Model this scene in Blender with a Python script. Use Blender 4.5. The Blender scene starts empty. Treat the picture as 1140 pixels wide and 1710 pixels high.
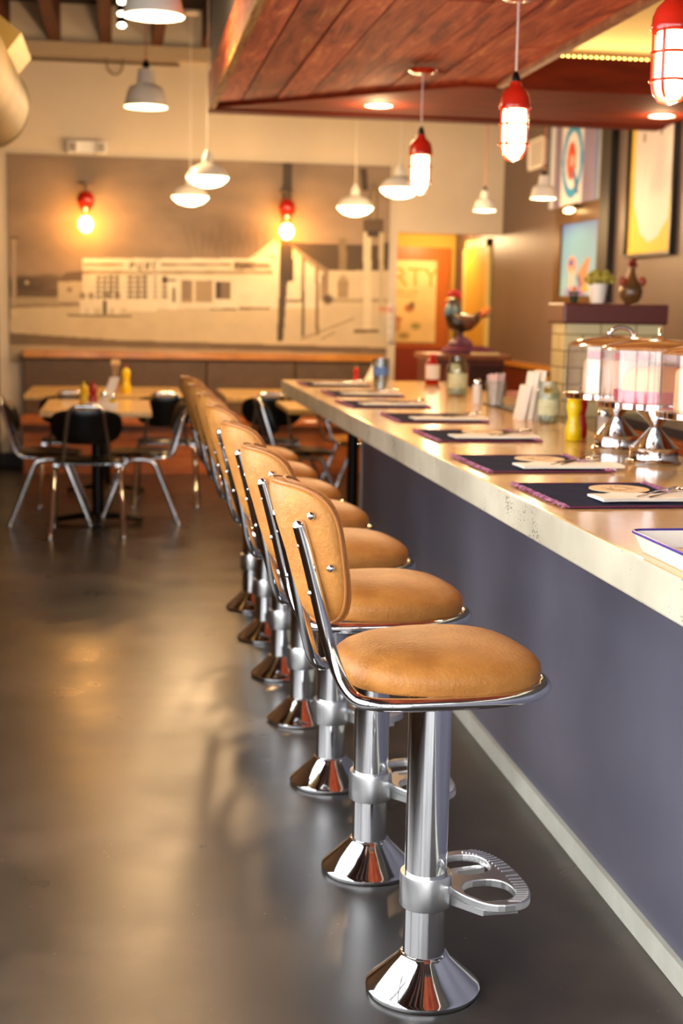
import bpy, bmesh, math, random
import numpy as np
from mathutils import Vector, Matrix
random.seed(7)
PI = math.pi
COL = bpy.context.scene.collection
scene = bpy.context.scene

# ------------------------------------------------------------------ camera geometry
F = 2350.0; H = 1.40
_Y = np.array([-365., -352., F]); _Y /= np.linalg.norm(_Y)
_c = -(_Y[0] * -.019 + _Y[1]) / _Y[2]
_D = np.array([-.019, 1., _c]); _D /= np.linalg.norm(_D)
_X = np.cross(_D, _Y)
RW = np.array([_X, _Y, -_D])            # world = RW @ (right, down, forward)

def at(x, y, X=None, Y=None, Z=None):   # where a sight line meets a real plane of the room
    d = RW @ np.array([x - 570., y - 855., F])
    t = Y / d[1] if Y is not None else (X / d[0] if X is not None else (Z - H) / d[2])
    return Vector((d[0] * t, d[1] * t, H + d[2] * t))

cam_d = bpy.data.cameras.new('camera'); cam = bpy.data.objects.new('camera', cam_d); COL.objects.link(cam)
r, u, b = RW @ np.array([1, 0, 0]), RW @ np.array([0, -1, 0]), RW @ np.array([0, 0, -1])
cam.matrix_world = Matrix(((r[0], u[0], b[0], 0), (r[1], u[1], b[1], 0), (r[2], u[2], b[2], H), (0, 0, 0, 1)))
cam_d.sensor_fit = 'VERTICAL'; cam_d.sensor_height = 36; cam_d.lens = 36 * F / 1710
cam_d.clip_start = .05; cam_d.clip_end = 100
cam_d.dof.use_dof = True; cam_d.dof.focus_distance = 2.8; cam_d.dof.aperture_fstop = 3.6
scene.camera = cam

# ------------------------------------------------------------------ materials
def lin(c):
    if isinstance(c, str):
        c = [int(c[i:i + 2], 16) / 255 for i in (0, 2, 4)]
    return tuple(v / 12.92 if v <= .04045 else ((v + .055) / 1.055) ** 2.4 for v in c)

def newmat(name):
    m = bpy.data.materials.new(name); m.use_nodes = True
    nt = m.node_tree
    return m, nt, nt.nodes['Principled BSDF']

def N(nt, t, **k):
    n = nt.nodes.new(t)
    for a, v in k.items():
        if a in n.inputs.keys(): n.inputs[a].default_value = v
        else: setattr(n, a, v)
    return n

def P(name, c, rough=.5, metal=0., noise=None, bump=0., bscale=60., coat=0., alpha=1., trans=0., spec=.5, ior=1.45):
    """noise = (scale, second colour, stretch xyz)"""
    m, nt, p = newmat(name)
    col = (*lin(c), 1)
    p.inputs['Base Color'].default_value = col
    p.inputs['Roughness'].default_value = rough; p.inputs['Metallic'].default_value = metal
    p.inputs['Coat Weight'].default_value = coat; p.inputs['Coat Roughness'].default_value = .08
    p.inputs['Alpha'].default_value = alpha; p.inputs['Transmission Weight'].default_value = trans
    p.inputs['Specular IOR Level'].default_value = spec; p.inputs['IOR'].default_value = ior
    if noise or bump:
        tc = N(nt, 'ShaderNodeTexCoord')
        mp = N(nt, 'ShaderNodeMapping'); nt.links.new(tc.outputs['Object'], mp.inputs['Vector'])
    if noise:
        mp.inputs['Scale'].default_value = noise[2] if len(noise) > 2 else (1, 1, 1)
        no = N(nt, 'ShaderNodeTexNoise', Scale=noise[0], Detail=6., Roughness=.6)
        nt.links.new(mp.outputs[0], no.inputs['Vector'])
        cr = N(nt, 'ShaderNodeValToRGB')
        cr.color_ramp.elements[0].position = .35; cr.color_ramp.elements[1].position = .68
        cr.color_ramp.elements[0].color = col; cr.color_ramp.elements[1].color = (*lin(noise[1]), 1)
        nt.links.new(no.outputs['Fac'], cr.inputs['Fac']); nt.links.new(cr.outputs[0], p.inputs['Base Color'])
    if bump:
        n2 = N(nt, 'ShaderNodeTexNoise', Scale=bscale, Detail=4.)
        nt.links.new(tc.outputs['Object'], n2.inputs['Vector'])
        bp = N(nt, 'ShaderNodeBump', Strength=bump, Distance=.004)
        nt.links.new(n2.outputs['Fac'], bp.inputs['Height']); nt.links.new(bp.outputs[0], p.inputs['Normal'])
    return m

def E(name, c, s):
    m, nt, p = newmat(name)
    p.inputs['Base Color'].default_value = (*lin(c), 1)
    p.inputs['Emission Color'].default_value = (*lin(c), 1); p.inputs['Emission Strength'].default_value = s
    return m

def clear(name, tint, gl=.12, rough=.03, milk=0., refl_col='ffffff'):
    """thin clear sheet: see-through with a glossy skin"""
    m, nt, p = newmat(name); nt.nodes.remove(p)
    o = nt.nodes['Material Output']
    t = N(nt, 'ShaderNodeBsdfTransparent'); t.inputs['Color'].default_value = (*lin(tint), 1)
    g = N(nt, 'ShaderNodeBsdfGlossy'); g.inputs['Roughness'].default_value = rough
    lw = N(nt, 'ShaderNodeLayerWeight', Blend=.5); fr = N(nt, 'ShaderNodeMath', operation='POWER'); fr.inputs[1].default_value = 4.; nt.links.new(lw.outputs['Facing'], fr.inputs[0])
    ad = N(nt, 'ShaderNodeMath', operation='ADD'); ad.inputs[1].default_value = gl; ad.use_clamp = True
    nt.links.new(fr.outputs[0], ad.inputs[0])
    mx = N(nt, 'ShaderNodeMixShader')
    nt.links.new(ad.outputs[0], mx.inputs[0]); nt.links.new(t.outputs[0], mx.inputs[1]); nt.links.new(g.outputs[0], mx.inputs[2])
    if milk:      # diffuse share: reflections on the acrylic put in as plain colour
        df = N(nt, 'ShaderNodeBsdfTranslucent'); df.inputs['Color'].default_value = (*lin(refl_col), 1)
        d2 = N(nt, 'ShaderNodeBsdfDiffuse'); d2.inputs['Color'].default_value = (*lin(refl_col), 1)
        m0 = N(nt, 'ShaderNodeMixShader'); m0.inputs[0].default_value = .5; nt.links.new(df.outputs[0], m0.inputs[1]); nt.links.new(d2.outputs[0], m0.inputs[2])
        m2 = N(nt, 'ShaderNodeMixShader'); m2.inputs[0].default_value = milk; nt.links.new(mx.outputs[0], m2.inputs[1]); nt.links.new(m0.outputs[0], m2.inputs[2]); mx = m2
    nt.links.new(mx.outputs[0], o.inputs['Surface'])
    return m

chrome = P('chrome', 'e6e6e8', .06, 1.)
brushed = P('brushed_steel', 'd6d6d6', .24, 1.)
castal = P('cast_aluminium', 'dcdcdc', .32, 1., bump=.08, bscale=200)
leather = P('tan_leather', 'c0833f', .45, noise=(9, 'a2662c'), bump=.5, bscale=120, spec=.4)
piping = P('tan_piping', 'a86c38', .4)
black_vinyl = P('black_vinyl', '0b0b0e', .3, coat=.3)
black_metal = P('black_metal', '0c0b0a', .35, .3)
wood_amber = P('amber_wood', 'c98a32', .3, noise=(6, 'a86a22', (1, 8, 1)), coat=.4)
wood_top = P('table_wood', 'dab268', .28, noise=(5, 'c2954c', (8, 1, 1)), coat=.5)
wood_red = P('red_brown_wood', '7a3018', .35, noise=(5, '531d0e', (6, 1, 1)), coat=.3)
wood_orange = P('orange_brown_wood', 'c27236', .4, noise=(4, 'a0521f', (1, 1, 5)), coat=.2)
white_pl = P('white_plastic', 'f0ece2', .4)
white_paper = P('white_paper', 'f6efe2', .7)
cream_wall = P('cream_paint', 'd9ccb6', .75, noise=(1.5, 'd0c2aa'), bump=.05, bscale=90)
grey_paint = P('dark_grey_paint', '4a4644', .8)
brown_wall = P('brown_grey_paint', '6a5a52', .45, noise=(1.2, '5e4f48'))
black_paint = P('dark_brown_deck', '1f120c', .7)
joist_m = P('joist_wood', '5c2a14', .7, noise=(4, '3a1a0c', (1, .2, 1)))
red_enamel = P('red_enamel', 'b3200e', .22, coat=.6)
white_enamel = P('white_enamel', 'ece6da', .25, coat=.4)
denim = P('denim', '181e34', .95, spec=.1, noise=(90, '262e4a', (1, 12, 1)), bump=.3, bscale=500)
fringe_m = P('fringe_thread', '7c3454', .9, noise=(60, 'c08aa6'))
napkin_m = P('napkin_paper', 'f3ead8', .8, bump=.1, bscale=30)
kraft = P('printed_kraft', 'dcb98a', .7, noise=(40, 'b08858'))
bench_v = P('brown_vinyl', '5e4a36', .5, noise=(10, '52412c'))
yellow_w = P('yellow_paint', 'd8b04a', .7)
tile_m = P('cream_tile', 'd8cfa6', .3)
duct_m = P('duct_metal', '8f7c56', .6, .3, noise=(3, '6c5c3c'))
warm = (1, .78, .48)
bulb_m = E('lamp_glow', (1, .84, .58), 9)
lens_m = E('lens_glow', (1, .86, .66), 9)
dl_m = E('downlight_glow', (1, .90, .75), 14)
sconce_m = E('sconce_glow', (1, .66, .25), 60)
bead_m = E('rope_light_glow', (1, .75, .35), 14)
glass_m = clear('clear_glass', 'f4faf8', .06)
dome_m = clear('clear_acrylic', 'fdf6f4', .12, .08, .05)
domelid_m = clear('amber_reflection_acrylic', 'e8c49a', .08, .10, .22, 'd9a66c')  # clear lid; tan reflection of the wood ceiling is put into its colour

# ------------------------------------------------------------------ mesh helpers
def finish(o, smooth=True, ang=40):
    me = o.data
    if smooth:
        for p in me.polygons: p.use_smooth = True
        try: me.set_sharp_from_angle(angle=math.radians(ang))
        except Exception: pass

def link(name, bm, m, parent=None, smooth=True, loc=None, bevel=0):
    me = bpy.data.meshes.new(name)
    bmesh.ops.recalc_face_normals(bm, faces=bm.faces)
    bm.to_mesh(me); bm.free()
    for mm in (m if isinstance(m, (list, tuple)) else [m]): me.materials.append(mm)
    o = bpy.data.objects.new(name, me); COL.objects.link(o)
    if loc: o.location = loc
    if parent: o.parent = parent
    finish(o, smooth)
    if bevel:
        md = o.modifiers.new('bevel', 'BEVEL'); md.width = bevel; md.segments = 2; md.limit_method = 'ANGLE'
        md.harden_normals = False
    return o

def box(bm, x0, x1, y0, y1, z0, z1, mi=0):
    v = [bm.verts.new((x, y, z)) for z in (z0, z1) for y in (y0, y1) for x in (x0, x1)]
    for q in ((0, 2, 3, 1), (4, 5, 7, 6), (0, 1, 5, 4), (2, 6, 7, 3), (0, 4, 6, 2), (1, 3, 7, 5)):
        bm.faces.new([v[i] for i in q]).material_index = mi
    return v

def lathe(bm, prof, seg=40, c=(0, 0, 0), sx=1, sy=1, mi=0):
    rings = []
    for (rr, z) in prof:
        if rr < 1e-6: rings.append([bm.verts.new((c[0], c[1], c[2] + z))])
        else: rings.append([bm.verts.new((c[0] + sx * rr * math.cos(2 * PI * i / seg), c[1] + sy * rr * math.sin(2 * PI * i / seg), c[2] + z)) for i in range(seg)])
    for a, b_ in zip(rings[:-1], rings[1:]):
        for i in range(seg):
            j = (i + 1) % seg
            if len(a) == 1 and len(b_) == 1: continue
            if len(a) == 1: f = bm.faces.new((a[0], b_[j], b_[i]))
            elif len(b_) == 1: f = bm.faces.new((a[i], a[j], b_[0]))
            else: f = bm.faces.new((a[i], a[j], b_[j], b_[i]))
            f.material_index = mi

def tube(bm, pts, rad, seg=12, closed=False, caps=True, flat=1.0, mi=0):
    pts = [Vector(p) for p in pts]; n = len(pts)
    rads = rad if isinstance(rad, (list, tuple)) else [rad] * n
    tang = []
    for i in range(n):
        if closed: t = pts[(i + 1) % n] - pts[i - 1]
        else: t = pts[min(i + 1, n - 1)] - pts[max(i - 1, 0)]
        tang.append(t.normalized())
    up = Vector((0, 0, 1)) if abs(tang[0].z) < .9 else Vector((0, 1, 0))
    nx = tang[0].cross(up).normalized(); rings = []
    for i in range(n):
        nx = (nx - tang[i] * nx.dot(tang[i])).normalized()
        ny = tang[i].cross(nx)
        rings.append([bm.verts.new(pts[i] + rads[i] * (nx * math.cos(2 * PI * k / seg) + ny * flat * math.sin(2 * PI * k / seg))) for k in range(seg)])
    m = n if closed else n - 1
    for i in range(m):
        a, b_ = rings[i], rings[(i + 1) % n]
        for k in range(seg):
            bm.faces.new((a[k], a[(k + 1) % seg], b_[(k + 1) % seg], b_[k])).material_index = mi
    if caps and not closed:
        bm.faces.new(rings[0][::-1]).material_index = mi; bm.faces.new(rings[-1]).material_index = mi

def smooth_path(pts, r=.04, k=6):
    """polyline with rounded corners"""
    pts = [Vector(p) for p in pts]; out = [pts[0]]
    for i in range(1, len(pts) - 1):
        a, p, c = pts[i - 1], pts[i], pts[i + 1]
        d1 = min(r, (a - p).length * .49); d2 = min(r, (c - p).length * .49)
        s = p + (a - p).normalized() * d1; e = p + (c - p).normalized() * d2
        for j in range(k + 1):
            t = j / k; out.append((1 - t) ** 2 * s + 2 * t * (1 - t) * p + t * t * e)
    out.append(pts[-1]); return out

def prism(bm, poly, z0, z1, mi=0, M=None):
    lo = [bm.verts.new((x, y, z0)) for x, y in poly]; hi = [bm.verts.new((x, y, z1)) for x, y in poly]
    if M:
        for v in lo + hi: v.co = M @ v.co
    n = len(poly)
    bm.faces.new(lo[::-1]).material_index = mi; bm.faces.new(hi).material_index = mi
    for i in range(n): bm.faces.new((lo[i], lo[(i + 1) % n], hi[(i + 1) % n], hi[i])).material_index = mi

def rings_mesh(bm, outline, rings, fmap):
    """closed pillow: outline = list of (a,b); rings = [(scale,h)], first and last scale 0"""
    n = len(outline); prev = None
    for s, h in rings:
        if s < 1e-6: cur = [bm.verts.new(fmap(0, 0, h))]
        else: cur = [bm.verts.new(fmap(a * s, b_ * s, h)) for a, b_ in outline]
        if prev:
            for i in range(n):
                j = (i + 1) % n
                if len(prev) == 1: bm.faces.new((prev[0], cur[i], cur[j]))
                elif len(cur) == 1: bm.faces.new((prev[j], prev[i], cur[0]))
                else: bm.faces.new((prev[i], cur[i], cur[j], prev[j]))
        prev = cur

def rbox_poly(w, d, rr, k=6, cx=0, cy=0):
    out = []
    for (sx, sy, a0) in ((1, 1, 0), (-1, 1, 90), (-1, -1, 180), (1, -1, 270)):
        for j in range(k + 1):
            a = math.radians(a0 + 90 * j / k)
            out.append((cx + sx * (w / 2 - rr) + rr * math.cos(a), cy + sy * (d / 2 - rr) + rr * math.sin(a)))
    return out

def ball(bm, c, rx, ry=None, rz=None, seg=14, rings=8, mi=0):
    ry = ry or rx; rz = rz or rx
    prof = [(math.sin(PI * i / rings), -math.cos(PI * i / rings)) for i in range(rings + 1)]
    prof[0] = (0, -1); prof[-1] = (0, 1)
    n0 = len(bm.verts); lathe(bm, prof, seg, mi=mi)
    bm.verts.ensure_lookup_table()
    for v in list(bm.verts)[n0:]: v.co = Vector((v.co.x * rx + c[0], v.co.y * ry + c[1], v.co.z * rz + c[2]))

def tag(o, label, cat, group=None):
    o['label'] = label; o['category'] = cat
    if group: o['group'] = group
    return o

def thing(name, label, cat, loc=(0, 0, 0), rz=0, group=None):
    o = bpy.data.objects.new(name, None); COL.objects.link(o); o.empty_display_size = .05
    o.location = loc; o.rotation_euler = (0, 0, rz)
    return tag(o, label, cat, group)

def struct(name, bm, m, parent=None, smooth=False):
    o = link(name, bm, m, parent, smooth)
    if not parent: o['kind'] = 'structure'
    return o

def copy_tree(o, parent=None):
    c = o.copy(); COL.objects.link(c)
    if parent: c.parent = parent
    for ch in [q for q in bpy.data.objects if q.parent == o]: copy_tree(ch, c)
    return c

def dup(o, loc, rz, label, group=None):
    c = copy_tree(o); c.location = loc; c.rotation_euler = (0, 0, rz); c['label'] = label
    if group: c['group'] = group
    return c

def bx(*a):
    bm = bmesh.new(); box(bm, *a); return bm

def text_mesh(name, s, size, m, parent, loc, rot, depth=.001):
    cu = bpy.data.curves.new(name, 'FONT'); cu.body = s; cu.size = size; cu.extrude = depth; cu.align_x = 'CENTER'
    tmp = bpy.data.objects.new(name, cu); COL.objects.link(tmp)
    bpy.context.view_layer.update()
    me = bpy.data.meshes.new_from_object(tmp.evaluated_get(bpy.context.evaluated_depsgraph_get()))
    bpy.data.objects.remove(tmp)
    o = bpy.data.objects.new(name, me); me.materials.clear(); me.materials.append(m); COL.objects.link(o)
    o.parent = parent; o.location = loc; o.rotation_euler = rot
    return o

# ------------------------------------------------------------------ printed pictures (colour per vertex, one flat panel)
art_mats = {}
def art_mat(rough=.6):
    if rough in art_mats: return art_mats[rough]
    m, nt, p = newmat('printed_picture')
    a = N(nt, 'ShaderNodeAttribute'); a.attribute_name = 'ink'
    nt.links.new(a.outputs['Color'], p.inputs['Base Color']); p.inputs['Roughness'].default_value = rough
    art_mats[rough] = m; return m

class Paint:
    """raster in picture coordinates given by (u,v) arrays"""
    def __init__(s, U, V, base):
        s.U, s.V = U, V; s.C = np.ones(U.shape + (3,)) * np.array(lin(base))
    def poly(s, pts, c, k=1.):
        U, V = s.U, s.V; ins = np.zeros(U.shape, bool); n = len(pts)
        for i in range(n):
            x0, y0 = pts[i]; x1, y1 = pts[(i + 1) % n]
            if y0 == y1: continue
            cr = ((y0 > V) != (y1 > V)) & (U < (x1 - x0) * (V - y0) / (y1 - y0) + x0)
            ins ^= cr
        s.C[ins] = s.C[ins] * (1 - k) + np.array(lin(c)) * k
    def rect(s, x0, y0, x1, y1, c, k=1.): s.poly([(x0, y0), (x1, y0), (x1, y1), (x0, y1)], c, k)
    def ell(s, cx, cy, rx, ry, c, k=1., soft=0.):
        d = np.sqrt(((s.U - cx) / rx) ** 2 + ((s.V - cy) / ry) ** 2)
        w = (np.clip((1 + soft - d) / max(soft * 2, 1e-3), 0, 1) if soft else (d < 1).astype(float)) * k
        s.C = s.C * (1 - w[..., None]) + np.array(lin(c)) * w[..., None]
    def line(s, x0, y0, x1, y1, w, c, k=1.):
        dx, dy = x1 - x0, y1 - y0; L = math.hypot(dx, dy); nx, ny = -dy / L * w / 2, dx / L * w / 2
        s.poly([(x0 + nx, y0 + ny), (x1 + nx, y1 + ny), (x1 - nx, y1 - ny), (x0 - nx, y0 - ny)], c, k)

def art_panel(name, o, du, dv, nx, ny, painter, parent, off=.002, rough=.6):
    """grid from corner o spanned by du, dv; painter(Paint with u,v in 0..1) """
    o, du, dv = Vector(o), Vector(du), Vector(dv)
    U, V = np.meshgrid(np.linspace(0, 1, nx), np.linspace(0, 1, ny))
    C = painter(U, V)
    P0 = np.array(o)[None, None] + U[..., None] * np.array(du) + V[..., None] * np.array(dv)
    me = bpy.data.meshes.new(name)
    idx = np.arange(nx * ny).reshape(ny, nx)
    q = np.stack([idx[:-1, :-1], idx[:-1, 1:], idx[1:, 1:], idx[1:, :-1]], -1).reshape(-1, 4)
    me.from_pydata(P0.reshape(-1, 3).tolist(), [], q.tolist())
    at_ = me.color_attributes.new('ink', 'FLOAT_COLOR', 'POINT')
    at_.data.foreach_set('color', np.concatenate([C.reshape(-1, 3), np.ones((nx * ny, 1))], 1).astype(np.float32).ravel())
    me.materials.append(art_mat(rough))
    ob = bpy.data.objects.new(name, me); COL.objects.link(ob); ob.parent = parent
    return ob

def fbm(U, V, sx, sy, seed, octs=4):
    rs = np.random.RandomState(seed); out = np.zeros(U.shape); amp = 1.
    for k in range(octs):
        gx, gy = int(sx * 2 ** k) + 2, int(sy * 2 ** k) + 2
        g = rs.rand(gy + 1, gx + 1)
        x = U * (gx - 1); y = V * (gy - 1); xi = np.clip(x.astype(int), 0, gx - 1); yi = np.clip(y.astype(int), 0, gy - 1)
        fx, fy = x - xi, y - yi; fx = fx * fx * (3 - 2 * fx); fy = fy * fy * (3 - 2 * fy)
        out += amp * ((g[yi, xi] * (1 - fx) + g[yi, xi + 1] * fx) * (1 - fy) + (g[yi + 1, xi] * (1 - fx) + g[yi + 1, xi + 1] * fx) * fy)
        amp *= .5
    return out / out.max()

# ================================================================== THE ROOM
WY = 12.1; RX = 3.26; LX = -1.02; CZ = 3.47
FY = -3.2
# floor
m, nt, p = newmat('polished_concrete_floor')
tc = N(nt, 'ShaderNodeTexCoord')
n1 = N(nt, 'ShaderNodeTexNoise', Scale=1.3, Detail=8., Roughness=.62); nt.links.new(tc.outputs['Object'], n1.inputs['Vector'])
cr = N(nt, 'ShaderNodeValToRGB'); e = cr.color_ramp.elements
e[0].position = .32; e[0].color = (*lin('201e1b'), 1); e[1].position = .72; e[1].color = (*lin('52453a'), 1)
x = e.new(.5); x.color = (*lin('2c2824'), 1)
nt.links.new(n1.outputs['Fac'], cr.inputs['Fac'])
n2 = N(nt, 'ShaderNodeTexVoronoi', Scale=34.); nt.links.new(tc.outputs['Object'], n2.inputs['Vector'])
sp = N(nt, 'ShaderNodeMath', operation='LESS_THAN'); sp.inputs[1].default_value = .07; nt.links.new(n2.outputs['Distance'], sp.inputs[0])
n3 = N(nt, 'ShaderNodeTexNoise', Scale=9., Detail=2.); nt.links.new(tc.outputs['Object'], n3.inputs['Vector'])
gt = N(nt, 'ShaderNodeMath', operation='GREATER_THAN'); gt.inputs[1].default_value = .58; nt.links.new(n3.outputs['Fac'], gt.inputs[0])
mu = N(nt, 'ShaderNodeMath', operation='MULTIPLY'); nt.links.new(sp.outputs[0], mu.inputs[0]); nt.links.new(gt.outputs[0], mu.inputs[1])
mx = N(nt, 'ShaderNodeMix', data_type='RGBA'); nt.links.new(mu.outputs[0], mx.inputs[0]); nt.links.new(cr.outputs[0], mx.inputs[6])
mx.inputs[7].default_value = (*lin('8a7a66'), 1)
nt.links.new(mx.outputs[2], p.inputs['Base Color'])
rr = N(nt, 'ShaderNodeMapRange'); rr.inputs[3].default_value = .20; rr.inputs[4].default_value = .42
n4 = N(nt, 'ShaderNodeTexNoise', Scale=3.5, Detail=5.); nt.links.new(tc.outputs['Object'], n4.inputs['Vector'])
nt.links.new(n4.outputs['Fac'], rr.inputs[0]); nt.links.new(rr.outputs[0], p.inputs['Roughness'])
p.inputs['Specular IOR Level'].default_value = .7
bp = N(nt, 'ShaderNodeBump', Strength=.025, Distance=.006); nt.links.new(n1.outputs['Fac'], bp.inputs['Height']); nt.links.new(bp.outputs[0], p.inputs['Normal'])
floor_m = m
struct('floor', bx(LX - .2, RX + .2, FY - .2, 14.2, -.08, 0), floor_m)
struct('ceiling', bx(LX - .2, RX + .2, FY - .2, WY + .3, 3.78, 3.86), black_paint)
# joists running away from the camera
k = 1
for jx in (-.98, -.58, -.17, .24, .65, 1.06):
    struct('trim_%d' % k, bx(jx, jx + .09, FY, WY, CZ, 3.78), joist_m); k += 1
struct('trim_%d' % k, bx(LX, .47, 9.55, 9.66, CZ - .09, CZ), P('rail_paint', 'b59c78', .6)); k += 1
struct('trim_%d' % k, bx(LX, RX, WY - .07, WY, 3.36, 3.47), P('plate_paint', 'b8a486', .7)); k += 1
# back wall with doorway
DX0 = 2.335
bm = bmesh.new(); box(bm, LX - .1, DX0, WY, WY + .14, 0, 3.78); box(bm, DX0, RX, WY, WY + .14, 2.03, 3.78)
struct('wall_back', bm, cream_wall)
struct('baseboard_back', bx(LX, -.80, WY - .012, WY, 0, .12), P('dark_baseboard', '2a2420', .5))
# left wall: dark solid part at the back, storefront windows at the front
bm = bmesh.new(); box(bm, LX - .12, LX, 4.6, WY, 0, 3.78); box(bm, LX - .12, LX, FY, 4.6, 0, .35); box(bm, LX - .12, LX, FY, 4.6, 2.95, 3.78)
struct('wall_left', bm, P('left_wall_paint', '4a3222', .7, noise=(2, '3e2a1c')))
wi = 1
frame_m = P('window_frame_paint', '1c1a1a', .4)
for y0 in (-3.2, -1.25, .70, 2.65):
    bm = bmesh.new(); y1 = y0 + 1.95
    for a in ((y0, y0 + .05, .35, 2.95), (y1 - .05, y1, .35, 2.95), (y0, y1, .35, .41), (y0, y1, 2.89, 2.95), (y0, y1, 2.2, 2.25)):
        box(bm, LX - .10, LX - .02, *a)
    struct('window_%d' % wi, bm, frame_m); wi += 1
# front wall behind the camera
bm = bmesh.new(); box(bm, LX - .1, RX, FY - .12, FY, 0, .35); box(bm, LX - .1, RX, FY - .12, FY, 2.95, 3.78)
struct('wall_front', bm, cream_wall)
for x0 in (-1.02, .405, 1.83):
    bm = bmesh.new(); x1 = x0 + 1.425
    for a in ((x0, x0 + .06, .35, 2.95), (x1 - .06, x1, .35, 2.95), (x0, x1, .35, .41), (x0, x1, 2.89, 2.95), (x0, x1, 2.2, 2.25)):
        box(bm, a[0], a[1], FY - .10, FY - .02, a[2], a[3])
    struct('window_%d' % wi, bm, frame_m); wi += 1
# right wall
struct('wall_right', bx(RX, RX + .12, FY, 14.0, 0, 3.78), brown_wall)
# hall behind the doorway
struct('wall_hall', bx(1.9, RX, 13.85, 13.97, 0, 2.4), yellow_w)
struct('wall_hall_left', bx(1.9, 2.0, WY + .14, 13.85, 0, 2.4), yellow_w)
bm = bx(1.9, RX, WY + .14, 13.97, 2.16, 2.26); struct('ceiling_hall', bm, yellow_w)
# orange hall door with frame
d = thing('door_1', 'x', 'x', (0, 0, 0)); del d['label'], d['category']; d['kind'] = 'structure'
link('door_frame', bx(2.40, 3.20, 13.79, 13.85, 0, 1.98), P('orange_door_frame', 'b4610f', .4), d)
link('door_panel', bx(2.46, 3.14, 13.77, 13.79, 0, 1.0), P('door_red_brown', '8a3208', .4), d)
# yellow side door in right wall of the hall
d = thing('door_2', 'x', 'x', (0, 0, 0)); del d['label'], d['category']; d['kind'] = 'structure'
bm = bmesh.new(); box(bm, RX - .03, RX, 12.45, 12.53, 0, 2.02); box(bm, RX - .03, RX, 13.30, 13.38, 0, 2.02); box(bm, RX - .03, RX, 12.45, 13.38, 1.95, 2.02)
link('door_frame', bm, P('pale_yellow_trim', 'e6cf7c', .5), d)
link('door_panel', bx(RX - .015, RX, 12.53, 13.30, 0, 1.95), P('yellow_door', 'd2a63a', .5), d)
# wainscot and its wooden cap on the right wall
bm = bmesh.new(); box(bm, RX - .02, RX, 8.0, WY + .05, 0, .93)
struct('trim_%d' % k, bm, P('dark_red_panel', '5b1d10', .45)); k += 1
struct('trim_%d' % k, bx(RX - .07, RX, 8.0, WY + .05, .93, .965), wood_amber); k += 1

# -------------------------------------------------- wooden canopy over the bar
SZ = 2.5; SX0 = .49; SX1 = 1.875; SY1 = 8.42
can = thing('wood_canopy', 'reclaimed reddish plank canopy hanging over the bar counter', 'ceiling canopy', (SX0, 1.0, SZ))
m, nt, p = newmat('reclaimed_planks')
tc = N(nt, 'ShaderNodeTexCoord'); oi = N(nt, 'ShaderNodeObjectInfo')
mp = N(nt, 'ShaderNodeMapping'); mp.inputs['Scale'].default_value = (7, .8, 7); nt.links.new(tc.outputs['Object'], mp.inputs['Vector'])
ad = N(nt, 'ShaderNodeVectorMath', operation='ADD'); nt.links.new(mp.outputs[0], ad.inputs[0]); nt.links.new(oi.outputs['Location'], ad.inputs[1])
mm = N(nt, 'ShaderNodeVectorMath', operation='ADD'); nt.links.new(ad.outputs[0], mm.inputs[0])
rs = N(nt, 'ShaderNodeMath', operation='MULTIPLY'); rs.inputs[1].default_value = 37.; nt.links.new(oi.outputs['Random'], rs.inputs[0]); nt.links.new(rs.outputs[0], mm.inputs[1])
no = N(nt, 'ShaderNodeTexNoise', Scale=2.6, Detail=9., Roughness=.68, Distortion=.8); nt.links.new(mm.outputs[0], no.inputs['Vector'])
cr = N(nt, 'ShaderNodeValToRGB'); e = cr.color_ramp.elements
e[0].position = .30; e[0].color = (*lin('4a1c10'), 1); e[1].position = .72; e[1].color = (*lin('cf9450'), 1)
x = e.new(.46); x.color = (*lin('93402a'), 1); x = e.new(.60); x.color = (*lin('b0583a'), 1)
nt.links.new(no.outputs['Fac'], cr.inputs['Fac'])
hs = N(nt, 'ShaderNodeHueSaturation'); mr = N(nt, 'ShaderNodeMapRange'); mr.inputs[3].default_value = .72; mr.inputs[4].default_value = 1.4
nt.links.new(oi.outputs['Random'], mr.inputs[0]); nt.links.new(mr.outputs[0], hs.inputs['Value']); nt.links.new(cr.outputs[0], hs.inputs['Color'])
nt.links.new(hs.outputs[0], p.inputs['Base Color']); p.inputs['Roughness'].default_value = .8; p.inputs['Specular IOR Level'].default_value = .2
bp = N(nt, 'ShaderNodeBump', Strength=.5, Distance=.006); nt.links.new(no.outputs['Fac'], bp.inputs['Height']); nt.links.new(bp.outputs[0], p.inputs['Normal'])
plank_m = m
xs = [.525, .66, .84, 1.0, 1.19, 1.37, 1.55, 1.71, 1.875]
def yend(X): return 8.30 - max(0, min(1, (X - .5) / 1.2)) * 1.15
for i in range(8):
    x0, x1 = xs[i] - SX0 + .004, xs[i + 1] - SX0 - .004
    cuts = [0.0] + sorted(random.uniform(1.5, 6.0) for _ in range(1 + i % 2)) + [None]
    for a, b_ in zip(cuts[:-1], cuts[1:]):
        dz = random.uniform(0, .014)
        bm = bmesh.new()
        ya, yb0, yb1 = a + .003, (b_ if b_ else yend(xs[i]) - 1), (b_ if b_ else yend(xs[i + 1]) - 1)
        v = [(x0, ya), (x1, ya), (x1, yb1), (x0, yb0)]
        prism(bm, v, .018 + dz, .05)
        link('plank', bm, plank_m, can, False)
link('backing_board', bx(.01, SX1 - SX0 - .005, .0, 6.2, .052, .07), black_paint, can, False)
o = link('fascia', bx(0, .03, 0, SY1 - 1, 0, .20), plank_m, can, False)
o['label'] = 'red washed side board with pale worn lower edge'
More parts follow.
